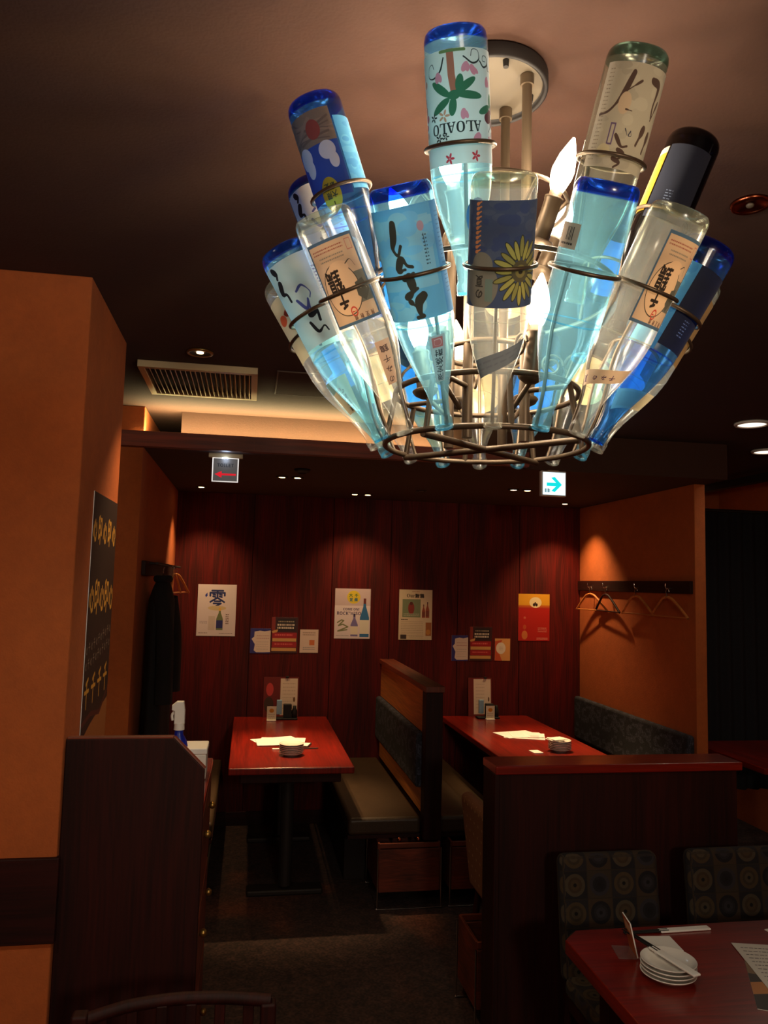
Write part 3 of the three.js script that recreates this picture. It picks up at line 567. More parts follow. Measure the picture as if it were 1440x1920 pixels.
caddy(1.67, 'plain red edged menu board behind the napkin table', 'black condiment tray on the napkin table', 'cream picture card standing on the napkin table', false);
// ---------------------------------------------------------------- posters on the panelled wall
function poster(x0, x1, y0, y1, tex, name, label) {
  return single(name, label, name.includes('poster') ? 'poster' : 'notice', new THREE.BoxGeometry(x1 - x0, y1 - y0, 0.002), [M.paper, M.paper, M.paper, M.paper, print(tex, 0.5), M.paper], [(x0 + x1) / 2, (y0 + y1) / 2, ZB + 0.0012]);
}
const bottleArt = (g, x, y, w, h, top, low, cap) => { poly(g, [[x + w * 0.38, y], [x + w * 0.62, y], [x + w * 0.66, y + h * 0.22], [x + w, y + h * 0.5], [x + w, y + h], [x, y + h], [x, y + h * 0.5], [x + w * 0.34, y + h * 0.22]], top); g.fillStyle = low; g.fillRect(x, y + h * 0.56, w, h * 0.36); g.fillStyle = cap; g.fillRect(x + w * 0.36, y, w * 0.28, h * 0.14); };
poster(-0.34, -0.08, 1.262, 1.614, canvasTex(256, 348, '#d9cdcf', (g) => {
  glyph(g, '雫', 70, 30, 120, 12, '#1c2c66'); poly(g, [[48, 74], [62, 56], [64, 78], [54, 88]], '#1b2f9c');
  oval(g, 130, 160, 60, 16, '#cdb98c'); bottleArt(g, 128, 158, 44, 150, '#6d7a50', '#252a6a', '#e0b050'); g.fillStyle = '#c9bcb4'; g.fillRect(76, 214, 44, 96);
  rows(g, 190, 200, 20, 6, 12, '#5d3a30', 6); rows(g, 18, 250, 50, 2, 10, '#8a8090', 3); rows(g, 14, 326, 60, 1, 8, '#7a6a6a', 4); rows(g, 150, 328, 90, 1, 8, '#7a6a6a', 4);
}), 'wall_poster', 'pale poster with blue brush lettering and one bottle');
poster(0.606, 0.86, 1.256, 1.607, canvasTex(256, 352, '#e2d4d8', (g) => {
  g.fillStyle = '#c9b4b8'; g.fillRect(0, 0, 256, 120); oval(g, 134, 60, 48, 46, '#d9c02e'); glyph(g, '大', 100, 34, 26, 4, '#3a6a30'); glyph(g, '千', 140, 34, 26, 4, '#3a6a30'); glyph(g, '定', 104, 66, 24, 4, '#3a6a80'); glyph(g, '焼', 138, 66, 24, 4, '#3a6a80');
  g.fillStyle = '#4a3a60'; g.font = 'bold 24px sans-serif'; g.fillText('COME ON!', 58, 154); g.font = 'bold 32px sans-serif'; g.fillText('ROCK"n"SODA', 14, 186);
  bottleArt(g, 116, 176, 52, 160, '#7c72a8', '#e6dcc8', '#3a3058'); bottleArt(g, 182, 68, 66, 272, '#2f6fa6', '#e2dccb', '#6a2a20');
  line(g, [[22, 240], [50, 222], [66, 226], [30, 262], [60, 252], [96, 270], [26, 300], [90, 290]], 9, '#7d8058'); rows(g, 14, 330, 90, 1, 6, '#6a6460', 3);
}), 'wall_poster', 'white poster with yellow seal and two blue bottles');
poster(1.068, 1.311, 1.253, 1.61, canvasTex(256, 376, '#d9c7a6', (g) => {
  rows(g, 100, 12, 60, 1, 8, '#a06a50', 5); g.fillStyle = '#33281c'; g.font = 'bold 34px serif'; g.fillText('Our', 56, 58); glyph(g, '酎', 124, 30, 32, 6, '#33281c'); glyph(g, '鶴', 160, 30, 32, 5, '#33281c');
  g.fillStyle = '#7c8a66'; g.fillRect(26, 72, 140, 136); oval(g, 94, 140, 24, 46, '#8e3426'); oval(g, 94, 104, 12, 12, '#5d2a1c'); rows(g, 36, 180, 120, 2, 12, '#b8b49a', 6);
  bottleArt(g, 178, 110, 24, 100, '#9a4a2a', '#7d3a24', '#5a2418'); bottleArt(g, 206, 92, 28, 118, '#9a4a2a', '#7d3a24', '#5a2418');
  rows(g, 18, 222, 50, 1, 8, '#4a3a30', 6); rows(g, 18, 240, 170, 9, 13, '#a8937a', 3); g.fillStyle = '#a8642e'; g.fillRect(208, 246, 44, 100); oval(g, 228, 318, 18, 20, '#c98a3a'); g.fillStyle = '#3a2c24'; g.fillRect(14, 338, 46, 32); rows(g, 80, 348, 110, 2, 12, '#a8937a', 3);
}), 'wall_poster', 'cream poster with photo and two brown bottles');
poster(1.963, 2.205, 1.256, 1.599, canvasTex(256, 364, '#b01a10', (g) => {
  g.fillStyle = '#d99a20'; g.fillRect(0, 0, 256, 96); for (let i = 0; i < 20; i++) { g.fillStyle = `rgba(${200 - i * 2},${120 - i * 5},24,1)`; g.fillRect(0, 86 + i * 1.5, 256, 2); }
  oval(g, 140, 66, 50, 42, '#e2cfa0'); oval(g, 128, 84, 10, 12, '#2a1812'); oval(g, 148, 84, 10, 12, '#2a1812'); oval(g, 138, 70, 6, 7, '#2a1812');
  oval(g, 52, 320, 24, 34, '#c87038'); oval(g, 52, 258, 14, 18, '#b84a28'); oval(g, 52, 186, 10, 10, '#c05a48'); rows(g, 160, 262, 74, 3, 14, '#dc9a88', 5); rows(g, 150, 340, 90, 2, 10, '#dc9a88', 4);
}), 'wall_poster', 'red poster with yellow top and round white sun');
const noteTex = canvasTex(128, 156, '#2c2a78', (g) => { poly(g, [[26, 20], [60, 14], [90, 18], [128, 12], [128, 148], [90, 150], [40, 150], [24, 138], [30, 100], [8, 66], [24, 52]], '#e0cdbf'); rows(g, 40, 44, 80, 2, 16, '#c08a86', 4); rows(g, 40, 84, 76, 4, 15, '#a89a92', 2); });
const flyTex = canvasTex(160, 216, '#3a120e', (g) => {
  g.fillStyle = '#8a2a1c'; g.fillRect(0, 0, 22, 80); g.fillStyle = '#1c1010'; g.fillRect(34, 10, 110, 70); rows(g, 40, 22, 96, 1, 10, '#a89a80', 8); rows(g, 34, 40, 104, 2, 18, '#ddd0bc', 11);
  g.fillStyle = '#a01014'; g.fillRect(4, 92, 150, 36); g.fillRect(4, 148, 150, 34); g.fillStyle = '#cf9c58'; g.fillRect(6, 126, 146, 20); g.fillRect(2, 184, 150, 20); rows(g, 20, 102, 110, 1, 8, '#d8605a', 10); rows(g, 20, 158, 110, 1, 8, '#d8605a', 8); poly(g, [[0, 84], [40, 72], [34, 90], [6, 96]], '#cf9c58');
});
const whiteNote = canvasTex(128, 160, '#dcc6b8', (g) => { rows(g, 18, 20, 90, 2, 14, '#8a705c', 5); g.fillStyle = '#d0743c'; g.fillRect(66, 72, 36, 36); rows(g, 22, 122, 84, 2, 12, '#8a8a90', 4); });
const orangeNote = canvasTex(128, 160, '#d89a58', (g) => { poly(g, [[0, 20], [60, 10], [30, 90], [60, 160], [0, 160]], '#c4502c'); oval(g, 50, 70, 40, 42, '#e2d4c2'); rows(g, 36, 60, 30, 3, 10, '#b0a090', 4); });
poster(0.026, 0.164, 1.148, 1.318, noteTex, 'wall_notice', 'blue edged notice below the pale brush lettering poster');
poster(0.17, 0.352, 1.15, 1.397, flyTex, 'wall_notice', 'dark red striped flyer next to the white notice');
poster(0.368, 0.496, 1.154, 1.315, whiteNote, 'wall_notice', 'white notice with small orange square');
poster(1.461, 1.583, 1.107, 1.289, noteTex, 'wall_notice', 'blue edged notice right of the cream poster');
poster(1.596, 1.764, 1.109, 1.352, flyTex, 'wall_notice', 'dark red striped flyer next to the orange notice');
poster(1.786, 1.902, 1.11, 1.27, orangeNote, 'wall_notice', 'orange notice with white circle below the red poster');
// ---------------------------------------------------------------- bottle chandelier
const CX = 0.3404, CZ = -1.0952, A0 = Math.atan2(-CX, -CZ), DEG = Math.PI / 180;
const dirOut = (az) => V(Math.sin(A0 + az * DEG), 0, Math.cos(A0 + az * DEG));
const ringAt = (r, h, az) => dirOut(az).multiplyScalar(r).add(V(CX, h, CZ));
const TIER = {
  low: { r: 0.1618, h: 1.855, tilt: 30.66 * DEG, hoop: 0.2 },
  up: { r: 0.299 - 0.3 * Math.sin(22 * DEG), h: 2.30 - 0.3 * Math.cos(22 * DEG), tilt: 22 * DEG, hoop: 0.173 },
};
function frameOf(tier, az) {
  const T = TIER[tier], o = dirOut(az), Y = o.clone().multiplyScalar(Math.sin(T.tilt)).add(V(0, Math.cos(T.tilt), 0)), X = V(Math.cos(A0 + az * DEG), 0, -Math.sin(A0 + az * DEG)), Z = new THREE.Vector3().crossVectors(X, Y);
  return { p: ringAt(T.r, T.h, az), X, Y, Z, at(x, y, z) { return this.p.clone().addScaledVector(X, x).addScaledVector(Y, y).addScaledVector(Z, z); } };
}
const chand = thing('bottle_chandelier', 'black iron chandelier frame holding upturned glass bottles around bulbs', 'chandelier', [CX, 1.84, CZ]);
const L = (v) => [v.x - CX, v.y - 1.84, v.z - CZ];
{
  const c = CEIL - 1.84;
  const cp = part(chand, 'canopy', lathe([[0, c], [0.088, c], [0.09, c - 0.003], [0.09, c - 0.022], [0.086, c - 0.025], [0.082, c - 0.022], [0.082, c - 0.012], [0, c - 0.012]], 56), [M.ironPlate][0]);
  part(cp, 'canopy_plate', new THREE.CylinderGeometry(0.0815, 0.0815, 0.003, 48).translate(0, c - 0.0136, 0), M.cream, 'cream plate inside the canopy rim');
  for (const a of [20, 110, 200, 290]) { const q = ringAt(0.068, 0, a); part(cp, 'screw', new THREE.CylinderGeometry(0.005, 0.004, 0.012, 12).translate(q.x - CX, c - 0.02, q.z - CZ), M.ironPlate); }
  for (const a of [65, 155, 245, 335]) {
    const q = ringAt(0.062, 0, a), x = q.x - CX, z = q.z - CZ;
    const s = part(chand, 'suspension_post', rod([x, 0.02, z], [x, c - 0.015, z], 0.0075, 14), M.iron);
    part(s, 'collar', new THREE.CylinderGeometry(0.0105, 0.0105, 0.016, 16).translate(x, c - 0.024, z), M.iron);
  }
  const ring = (r, h, t, name) => part(chand, name, new THREE.TorusGeometry(r, t, 10, 72).rotateX(Math.PI / 2).translate(0, h - 1.84, 0), M.iron);
  ring(0.15, 1.858, 0.0042, 'neck_ring'); ring(0.136, 1.935, 0.0042, 'middle_ring'); ring(0.066, 2.0, 0.004, 'inner_ring'); ring(0.066, 2.18, 0.004, 'inner_ring'); ring(0.19, 2.085, 0.0035, 'upper_ring'); ring(0.12, 2.225, 0.0032, 'upper_ring');
  for (let k = 0; k < 8; k++) { const a = 13 + k * 45; part(chand, 'ring_post', rod(L(ringAt(0.15, 1.858, a)), L(ringAt(0.136, 1.935, a)), 0.004), M.iron); part(chand, 'ring_strut', rod(L(ringAt(0.066, 2.18, a + 22)), L(ringAt(0.12, 2.225, a + 22)), 0.003), M.iron); }
  for (let k = 0; k < 4; k++) part(chand, 'ring_strut', rod(L(ringAt(0.06, 1.935, 65 + 90 * k)), L(ringAt(0.136, 1.935, 65 + 90 * k)), 0.0038), M.iron);
  for (const a of [59, 146]) part(chand, 'cross_bar', rod(L(ringAt(0.15, 1.853, a)), L(ringAt(0.15, 1.853, a + 180)), 0.0048), M.iron);
  for (const [a, r, h] of [[-38, 0.07, 1.985], [28, 0.07, 1.985], [100, 0.07, 1.985], [190, 0.07, 1.985], [262, 0.07, 1.985]]) { // scrolls
    const pts = []; for (let i = 0; i <= 22; i++) { const t = i / 22 * 1.6 * Math.PI * 2, R = 0.006 + 0.012 * (1 - i / 22); pts.push(L(ringAt(r + 0.03 + R * Math.cos(t), h + R * Math.sin(t), a))); }
    part(chand, 'scroll', tube(pts, 0.0022, 60), M.iron);
  }
  // candle lamps
  const flame = lathe([[0, 0], [0.008, 0], [0.0115, 0.008], [0.0155, 0.022], [0.0162, 0.032], [0.012, 0.052], [0.006, 0.066], [0.002, 0.075], [0, 0.076]], 24);
  const socket = lathe([[0, -0.075], [0.0125, -0.075], [0.0125, -0.012], [0.0135, -0.01], [0.0135, -0.006], [0.009, -0.004], [0.009, 0.002], [0, 0.002]], 20);
  const cup = lathe([[0, -0.08], [0.008, -0.08], [0.017, -0.074], [0.02, -0.068], [0.0185, -0.066], [0.013, -0.07], [0, -0.07]], 20);
  const lamp = (r, h, az, tilt) => {
    const o = dirOut(az), Y = o.clone().multiplyScalar(Math.sin(tilt)).add(V(0, Math.cos(tilt), 0)), q = new THREE.Quaternion().setFromUnitVectors(V(0, 1, 0), Y);
    const base = ringAt(r, h, az).addScaledVector(Y, -0.036);
    const s = part(chand, 'candle_socket', socket, M.iron); s.quaternion.copy(q); s.position.set(...L(base));
    part(s, 'drip_cup', cup, M.iron);
    const b = part(s, 'bulb', flame, M.glowWarm, 'glowing flame shaped bulb');
    const l = new THREE.PointLight(WARM, BULB, 0, 2); l.castShadow = true; l.shadow.radius = 0.7; l.position.set(0, 0.032, 0); s.add(l);
    const e = base.clone().addScaledVector(Y, -0.078), i0 = ringAt(0.062, e.y - 0.02, az), mid = ringAt(r * 0.55, e.y - 0.03, az);
    part(chand, 'lamp_arm', tube([L(i0), L(mid), L(e)], 0.0038, 20), M.iron);
  };
  for (let k = 0; k < 5; k++) lamp(0.14, 2.24, 49 + 72 * k, 24 * DEG);
  for (const a of [42, -40, 138, 207, -98]) lamp(0.108, 2.05, a, 8 * DEG);
}
// bottle outline from mouth (y = 0) to base (y = 0.3)
const PROF = [[0, 0.0108], [0.004, 0.0122], [0.013, 0.0122], [0.016, 0.0108], [0.022, 0.0108], [0.036, 0.0121], [0.05, 0.0149], [0.063, 0.0186], [0.08, 0.0241], [0.096, 0.029], [0.112, 0.0332], [0.126, 0.0358], [0.14, 0.0371], [0.152, 0.0375], [0.286, 0.0375]];
const rad = (y) => { for (let i = 1; i < PROF.length; i++) if (y <= PROF[i][0]) { const [a, ra] = PROF[i - 1], [b, rb] = PROF[i]; return ra + (rb - ra) * (y - a) / (b - a); } return 0.0375; };
const curve = new THREE.SplineCurve(PROF.map(([y, r]) => new THREE.Vector2(r, y)));
const bodyGeo = new THREE.LatheGeometry([...curve.getPoints(48)], 48);
const baseGeo = lathe([[0.0375, 0.284], [0.0375, 0.289], [0.0362, 0.295], [0.0335, 0.2988], [0.03, 0.3], [0.027, 0.2985], [0.02, 0.2925], [0.01, 0.2895], [0, 0.289]], 48);
const lipGeo = new THREE.TorusGeometry(0.0105, 0.0022, 8, 28).rotateX(Math.PI / 2).translate(0, 0.001, 0);
function patch(y0, y1, a0, a1, skew = 0, off = 0.0007) {
  const n = 24, m = 8, pos = [], uv = [], idx = [];
  for (let j = 0; j <= m; j++) for (let i = 0; i <= n; i++) { const th = (a0 + (a1 - a0) * i / n) * DEG, y = y0 + (y1 - y0) * j / m + skew * (i / n - 0.5), r = rad(y) + off; pos.push(r * Math.sin(th), y, r * Math.cos(th)); uv.push(i / n, j / m); }
  for (let j = 0; j < m; j++) for (let i = 0; i < n; i++) { const a = j * (n + 1) + i, b = a + n + 1; idx.push(a, a + 1, b, a + 1, b + 1, b); }
  const g = new THREE.BufferGeometry(); g.setAttribute('position', new THREE.Float32BufferAttribute(pos, 3)); g.setAttribute('uv', new THREE.Float32BufferAttribute(uv, 2)); g.setIndex(idx); g.computeVertexNormals(); return g;
}
function ovalPatch(y0, y1, a0, a1, off = 0.0014) {
  const n = 32, m = 6, pos = [], uv = [], idx = [];
  for (let j = 0; j <= m; j++) for (let i = 0; i < n; i++) { const t = i / n * Math.PI * 2, k = j / m, u = 0.5 + 0.5 * k * Math.cos(t), v = 0.5 + 0.5 * k * Math.sin(t), th = (a0 + (a1 - a0) * u) * DEG, y = y0 + (y1 - y0) * v, r = rad(y) + off; pos.push(r * Math.sin(th), y, r * Math.cos(th)); uv.push(u, v); }
  for (let j = 0; j < m; j++) for (let i = 0; i < n; i++) { const a = j * n + i, b = j * n + (i + 1) % n; idx.push(a, a + n, b, b, a + n, b + n); }
  const g = new THREE.BufferGeometry(); g.setAttribute('position', new THREE.Float32BufferAttribute(pos, 3)); g.setAttribute('uv', new THREE.Float32BufferAttribute(uv, 2)); g.setIndex(idx); g.computeVertexNormals(); return g;
}
const glassOf = (r, g, b, rough = 0.14) => phy({ color: new THREE.Color().setRGB(r, g, b), transmission: 1, thickness: 0, roughness: rough, ior: 1.5 });
const GLASS = {
  blue: [glassOf(0.54, 0.86, 1.0, 0.27), glassOf(0.04, 0.16, 0.80, 0.16)],
  clear: [glassOf(0.94, 0.94, 0.90, 0.22), glassOf(0.80, 0.82, 0.70, 0.16)],
  green: [glassOf(0.78, 0.80, 0.72, 0.14), glassOf(0.22, 0.36, 0.30, 0.14)],
  dark: [glassOf(0.05, 0.05, 0.10, 0.14), glassOf(0.03, 0.03, 0.08, 0.14)],
  deep: [glassOf(0.26, 0.56, 0.95, 0.18), glassOf(0.03, 0.10, 0.75, 0.16)],
};
function bottle(tier, az, kind, label, prints, group) {
  const F = frameOf(tier, az), o = thing('glass_bottle', label, 'bottle', [F.p.x, F.p.y, F.p.z], 0, group);
  o.quaternion.setFromRotationMatrix(new THREE.Matrix4().makeBasis(F.X, F.Y, F.Z));
  part(o, 'glass_body', bodyGeo, GLASS[kind][0]); part(o, 'glass_base', baseGeo, GLASS[kind][1]); part(o, 'lip', lipGeo, GLASS[kind][0]);
  const s = az * DEG, face = Math.atan2(-1.147 * Math.sin(s), 1.147 * Math.cos(s) - 0.25) / DEG; // each bottle is turned so that its print looks into the room
  for (const [name, y0, y1, a0, a1, tex, skew] of prints) { const sp = Math.abs(az) < 105 ? face : 0; part(o, name, name.startsWith('oval') ? ovalPatch(y0, y1, a0 + sp, a1 + sp) : patch(y0, y1, a0 + sp, a1 + sp, skew ?? 0), labelPaper(tex)); }
  // its holder on the chandelier frame
  const T = TIER[tier], h = T.hoop, hr = rad(h) + 0.0045, pts = [];
  for (let i = 0; i < 36; i++) { const t = i / 36 * Math.PI * 2; pts.push(L(F.at(hr * Math.sin(t), h, hr * Math.cos(t)))); }
  const hoop = part(chand, 'bottle_hoop', tube(pts, 0.0026, 60, true, 8), M.iron);
  const inner = F.at(0, h, -hr), foot = tier === 'low' ? ringAt(0.15, 1.858, az) : ringAt(0.19, 2.085, az);
  const knee = F.at(0, 0.05, -rad(0.05) - 0.004);
  part(hoop, 'hoop_stem', tier === 'low' ? tube([L(foot), L(knee), L(F.at(0, 0.12, -rad(0.12) - 0.004)), L(inner)], 0.0026, 30) : rod(L(inner), L(foot), 0.003), M.iron);
  return o;
}
const tex = {
  sunflower: canvasTex(320, 320, '#39425e', (g) => {
    for (let i = 0; i < 40; i++) oval(g, rr(0, 320), rr(0, 180), rr(10, 34), rr(6, 18), i % 2 ? '#434a62' : '#333d60');
    for (let i = 0; i < 11; i++) brush(g, [[70, 12 + i * 14], [88, 4 + i * 14]], 9, '#b8734a');
    oval(g, 90, 250, 66, 74, '#6b655e'); oval(g, 96, 190, 40, 40, '#6b655e'); g.fillStyle = '#5c6a66'; g.fillRect(112, 230, 26, 70);
    turned(g, 320, 320, () => { glyph(g, 'の', 214, 24, 34, 4, '#26221f'); glyph(g, '夏', 214, 62, 36, 3.5, '#26221f'); });
    for (let k = 0; k < 20; k++) { const a = k / 20 * Math.PI * 2, R = k % 2 ? 104 : 88; oval(g, 232 + Math.cos(a) * R * 0.62, 208 + Math.sin(a) * R * 0.72, 34, 10, '#2a2718', a); oval(g, 232 + Math.cos(a) * R * 0.62, 208 + Math.sin(a) * R * 0.72, 31, 7.5, k % 3 ? '#8f8648' : '#7a7340', a); }
    oval(g, 232, 208, 34, 34, '#4a4230'); oval(g, 232, 208, 20, 20, '#6d6138'); oval(g, 232, 208, 9, 9, '#2c2620');
  }),
  grey: canvasTex(64, 32, '#666a72', (g) => { rows(g, 6, 8, 50, 2, 10, '#5d6069', 3); }),
  brushBlue: canvasTex(320, 320, '#6fa8c8', (g) => {
    g.fillStyle = '#8fb4c4'; g.fillRect(24, 30, 210, 200); for (let i = 0; i < 26; i++) oval(g, rr(20, 240), rr(30, 300), rr(20, 50), rr(10, 30), i % 2 ? '#7fb0cc' : '#93b8c6');
    g.fillStyle = '#5a93c2'; g.fillRect(250, 0, 70, 320); rows(g, 270, 30, 34, 20, 12, '#3f6f9c', 3);
    const b = '#3d3128'; brush(g, [[112, 40], [106, 80], [98, 108], [112, 128], [126, 104]], 22, b); brush(g, [[104, 166], [120, 140], [136, 160], [152, 166]], 22, b); brush(g, [[104, 172], [128, 170]], 16, b);
    brush(g, [[118, 196], [152, 184]], 20, b); brush(g, [[136, 192], [140, 232], [126, 240]], 28, b); brush(g, [[116, 250], [156, 228]], 20, b); brush(g, [[124, 262], [140, 278]], 16, b); brush(g, [[172, 250], [152, 268], [150, 300], [160, 310], [140, 312]], 26, b);
    oval(g, 200, 60, 12, 14, '#c08a90'); brush(g, [[204, 82], [208, 140]], 3, '#5a6a70'); rows(g, 200, 84, 14, 9, 10, '#4a5a62', 4);
  }),
  gentei: canvasTex(64, 240, '#a9b6ba', (g) => { g.fillStyle = '#b56a6a'; g.fillRect(10, 10, 44, 50); brush(g, [[20, 22], [44, 22], [44, 48], [20, 48], [20, 22]], 4, '#d8b0b0'); turned(g, 64, 240, () => { ['限', '定', '焼', '酎'].forEach((c, i) => glyph(g, c, 12, 6 + i * 42, 38, 3.5, '#2b3338')); }); }),
  tan: canvasTex(300, 340, '#c9a483', (g) => {
    g.strokeStyle = '#4a6076'; g.lineWidth = 14; g.strokeRect(5, 5, 290, 330); rows(g, 30, 30, 190, 2, 12, '#9a5a48', 5); rows(g, 60, 62, 150, 2, 14, '#8a7a6a', 5); g.strokeStyle = '#b86a5a'; g.lineWidth = 3; g.strokeRect(240, 24, 34, 40);
    g.fillStyle = '#6d675a'; g.fillRect(206, 150, 82, 120); oval(g, 130, 200, 106, 104, '#3c332b'); oval(g, 130, 200, 102, 100, '#d6ac86'); oval(g, 150, 120, 60, 30, '#d6ac86'); brush(g, [[196, 110], [230, 100], [250, 130]], 4, '#4a3c30'); poly(g, [[210, 190], [260, 180], [286, 230], [240, 268], [204, 240]], '#544f45'); brush(g, [[232, 216], [256, 204], [270, 222]], 5, '#c8b090');
    turned(g, 300, 340, () => { glyph(g, '鶴', 150, 128, 96, 10, '#2b211b'); glyph(g, '千', 160, 66, 58, 11, '#2b211b'); });
    g.strokeStyle = '#b84030'; g.lineWidth = 6; g.beginPath(); g.arc(150, 292, 17, 0, 7); g.stroke(); brush(g, [[140, 292], [160, 292]], 5, '#b84030'); turned(g, 300, 340, () => ['限', '定', '酎', '焼'].forEach((c, i) => glyph(g, c, 40 + i * 34, 12, 20, 2.5, '#6a4a3a')));
  }),
  nomi: canvasTex(64, 240, '#d2a98c', (g) => { turned(g, 64, 240, () => { ['の', 'み', '千', '鶴'].forEach((c, i) => glyph(g, c, 12, 6 + (3 - i) * 0 + i * 56, 40, 3.5, '#4a3434')); }); }),
  natsu: canvasTex(240, 70, '#cfae90', (g) => { turned(g, 240, 70, () => { g.save(); g.translate(200, 10); g.rotate(Math.PI / 2 * 0); glyph(g, '夏', 0, 2, 34, 3.2, '#4a2c44'); g.restore(); glyph(g, 'の', 138, 16, 26, 3.2, '#4a2c44'); glyph(g, 'み', 96, 16, 26, 3.2, '#4a2c44'); glyph(g, '千', 56, 14, 28, 3.2, '#4a2c44'); }); }),
  flower: canvasTex(320, 320, '#39425e', (g) => {
    for (let i = 0; i < 40; i++) oval(g, rr(0, 320), rr(0, 180), rr(10, 34), rr(6, 18), i % 2 ? '#434a62' : '#333d60');
    for (let i = 0; i < 11; i++) brush(g, [[70, 12 + i * 14], [88, 4 + i * 14]], 9, '#b8734a');
    oval(g, 90, 250, 66, 74, '#6b655e'); oval(g, 96, 190, 40, 40, '#6b655e'); g.fillStyle = '#5c6a66'; g.fillRect(112, 230, 26, 70);
    turned(g, 320, 320, () => { glyph(g, 'の', 214, 24, 34, 4, '#26221f'); glyph(g, '夏', 214, 62, 36, 3.5, '#26221f'); });
    for (let k = 0; k < 20; k++) { const a = k / 20 * Math.PI * 2, R = k % 2 ? 104 : 88; oval(g, 232 + Math.cos(a) * R * 0.62, 208 + Math.sin(a) * R * 0.72, 34, 10, '#2a2718', a); oval(g, 232 + Math.cos(a) * R * 0.62, 208 + Math.sin(a) * R * 0.72, 31, 7.5, k % 3 ? '#8f8648' : '#7a7340', a); }
    oval(g, 232, 208, 34, 34, '#4a4230'); oval(g, 232, 208, 20, 20, '#6d6138'); oval(g, 232, 208, 9, 9, '#2c2620');
  }),
  grey: canvasTex(64, 32, '#666a72', (g) => { rows(g, 6, 8, 50, 2, 10, '#5d6069', 3); }),
  brushBlue: canvasTex(320, 320, '#6fa8c8', (g) => {
    g.fillStyle = '#8fb4c4'; g.fillRect(24, 30, 210, 200); for (let i = 0; i < 26; i++) oval(g, rr(20, 240), rr(30, 300), rr(20, 50), rr(10, 30), i % 2 ? '#7fb0cc' : '#93b8c6');
    g.fillStyle = '#5a93c2'; g.fillRect(250, 0, 70, 320); rows(g, 270, 30, 34, 20, 12, '#3f6f9c', 3);
    const b = '#3d3128'; brush(g, [[112, 40], [106, 80], [98, 108], [112, 128], [126, 104]], 22, b); brush(g, [[104, 166], [120, 140], [136, 160], [152, 166]], 22, b); brush(g, [[104, 172], [128, 170]], 16, b);
    brush(g, [[118, 196], [152, 184]], 20, b); brush(g, [[136, 192], [140, 232], [126, 240]], 28, b); brush(g, [[116, 250], [156, 228]], 20, b); brush(g, [[124, 262], [140, 278]], 16, b); brush(g, [[172, 250], [152, 268], [150, 300], [160, 310], [140, 312]], 26, b);
    oval(g, 200, 60, 12, 14, '#c08a90'); brush(g, [[204, 82], [208, 140]], 3, '#5a6a70'); rows(g, 200, 84, 14, 9, 10, '#4a5a62', 4);
  }),
  gentei: canvasTex(64, 240, '#a9b6ba', (g) => { g.fillStyle = '#b56a6a'; g.fillRect(10, 10, 44, 50); brush(g, [[20, 22], [44, 22], [44, 48], [20, 48], [20, 22]], 4, '#d8b0b0'); turned(g, 64, 240, () => { ['限', '定', '焼', '酎'].forEach((c, i) => glyph(g, c, 12, 6 + i * 42, 38, 3.5, '#2b3338')); }); }),
  tan: canvasTex(300, 340, '#c9a483', (g) => {
    g.strokeStyle = '#4a6076'; g.lineWidth = 14; g.strokeRect(5, 5, 290, 330); rows(g, 30, 30, 190, 2, 12, '#9a5a48', 5); rows(g, 60, 62, 150, 2, 14, '#8a7a6a', 5); g.strokeStyle = '#b86a5a'; g.lineWidth = 3; g.strokeRect(240, 24, 34, 40);
    g.fillStyle = '#6d675a'; g.fillRect(206, 150, 82, 120); oval(g, 130, 200, 106, 104, '#3c332b'); oval(g, 130, 200, 102, 100, '#d6ac86'); oval(g, 150, 120, 60, 30, '#d6ac86'); brush(g, [[196, 110], [230, 100], [250, 130]], 4, '#4a3c30'); poly(g, [[210, 190], [260, 180], [286, 230], [240, 268], [204, 240]], '#544f45'); brush(g, [[232, 216], [256, 204], [270, 222]], 5, '#c8b090');
    turned(g, 300, 340, () => { glyph(g, '鶴', 150, 128, 96, 10, '#2b211b'); glyph(g, '千', 160, 66, 58, 11, '#2b211b'); });
    g.strokeStyle = '#b84030'; g.lineWidth = 6; g.beginPath(); g.arc(150, 292, 17, 0, 7); g.stroke(); brush(g, [[140, 292], [160, 292]], 5, '#b84030'); turned(g, 300, 340, () => ['限', '定', '酎', '焼'].forEach((c, i) => glyph(g, c, 40 + i * 34, 12, 20, 2.5, '#6a4a3a')));
  }),
  nomi: canvasTex(64, 240, '#d2a98c', (g) => { turned(g, 64, 240, () => { ['の', 'み', '千', '鶴'].forEach((c, i) => glyph(g, c, 12, 6 + (3 - i) * 0 + i * 56, 40, 3.5, '#4a3434')); }); }),
  natsu: canvasTex(240, 70, '#cfae90', (g) => { turned(g, 240, 70, () => { g.save(); g.translate(200, 10); g.rotate(Math.PI / 2 * 0); glyph(g, '夏', 0, 2, 34, 3.2, '#4a2c44'); g.restore(); glyph(g, 'の', 138, 16, 26, 3.2, '#4a2c44'); glyph(g, 'み', 96, 16, 26, 3.2, '#4a2c44'); glyph(g, '千', 56, 14, 28, 3.2, '#4a2c44'); }); }),
  whiteBrush: canvasTex(280, 320, '#cdc6c0', (g) => {
    const b = '#1d1a20', v = '#4a4880'; brush(g, [[50, 14], [62, 34], [56, 48]], 24, b); brush(g, [[58, 66], [46, 100], [66, 112], [70, 140]], 24, b); brush(g, [[110, 120], [140, 108], [160, 140], [150, 160]], 9, v); brush(g, [[96, 150], [120, 190], [140, 160], [130, 200]], 13, v); brush(g, [[120, 216], [150, 210], [146, 246]], 24, b); brush(g, [[104, 240], [120, 280], [150, 270], [158, 290]], 13, b);
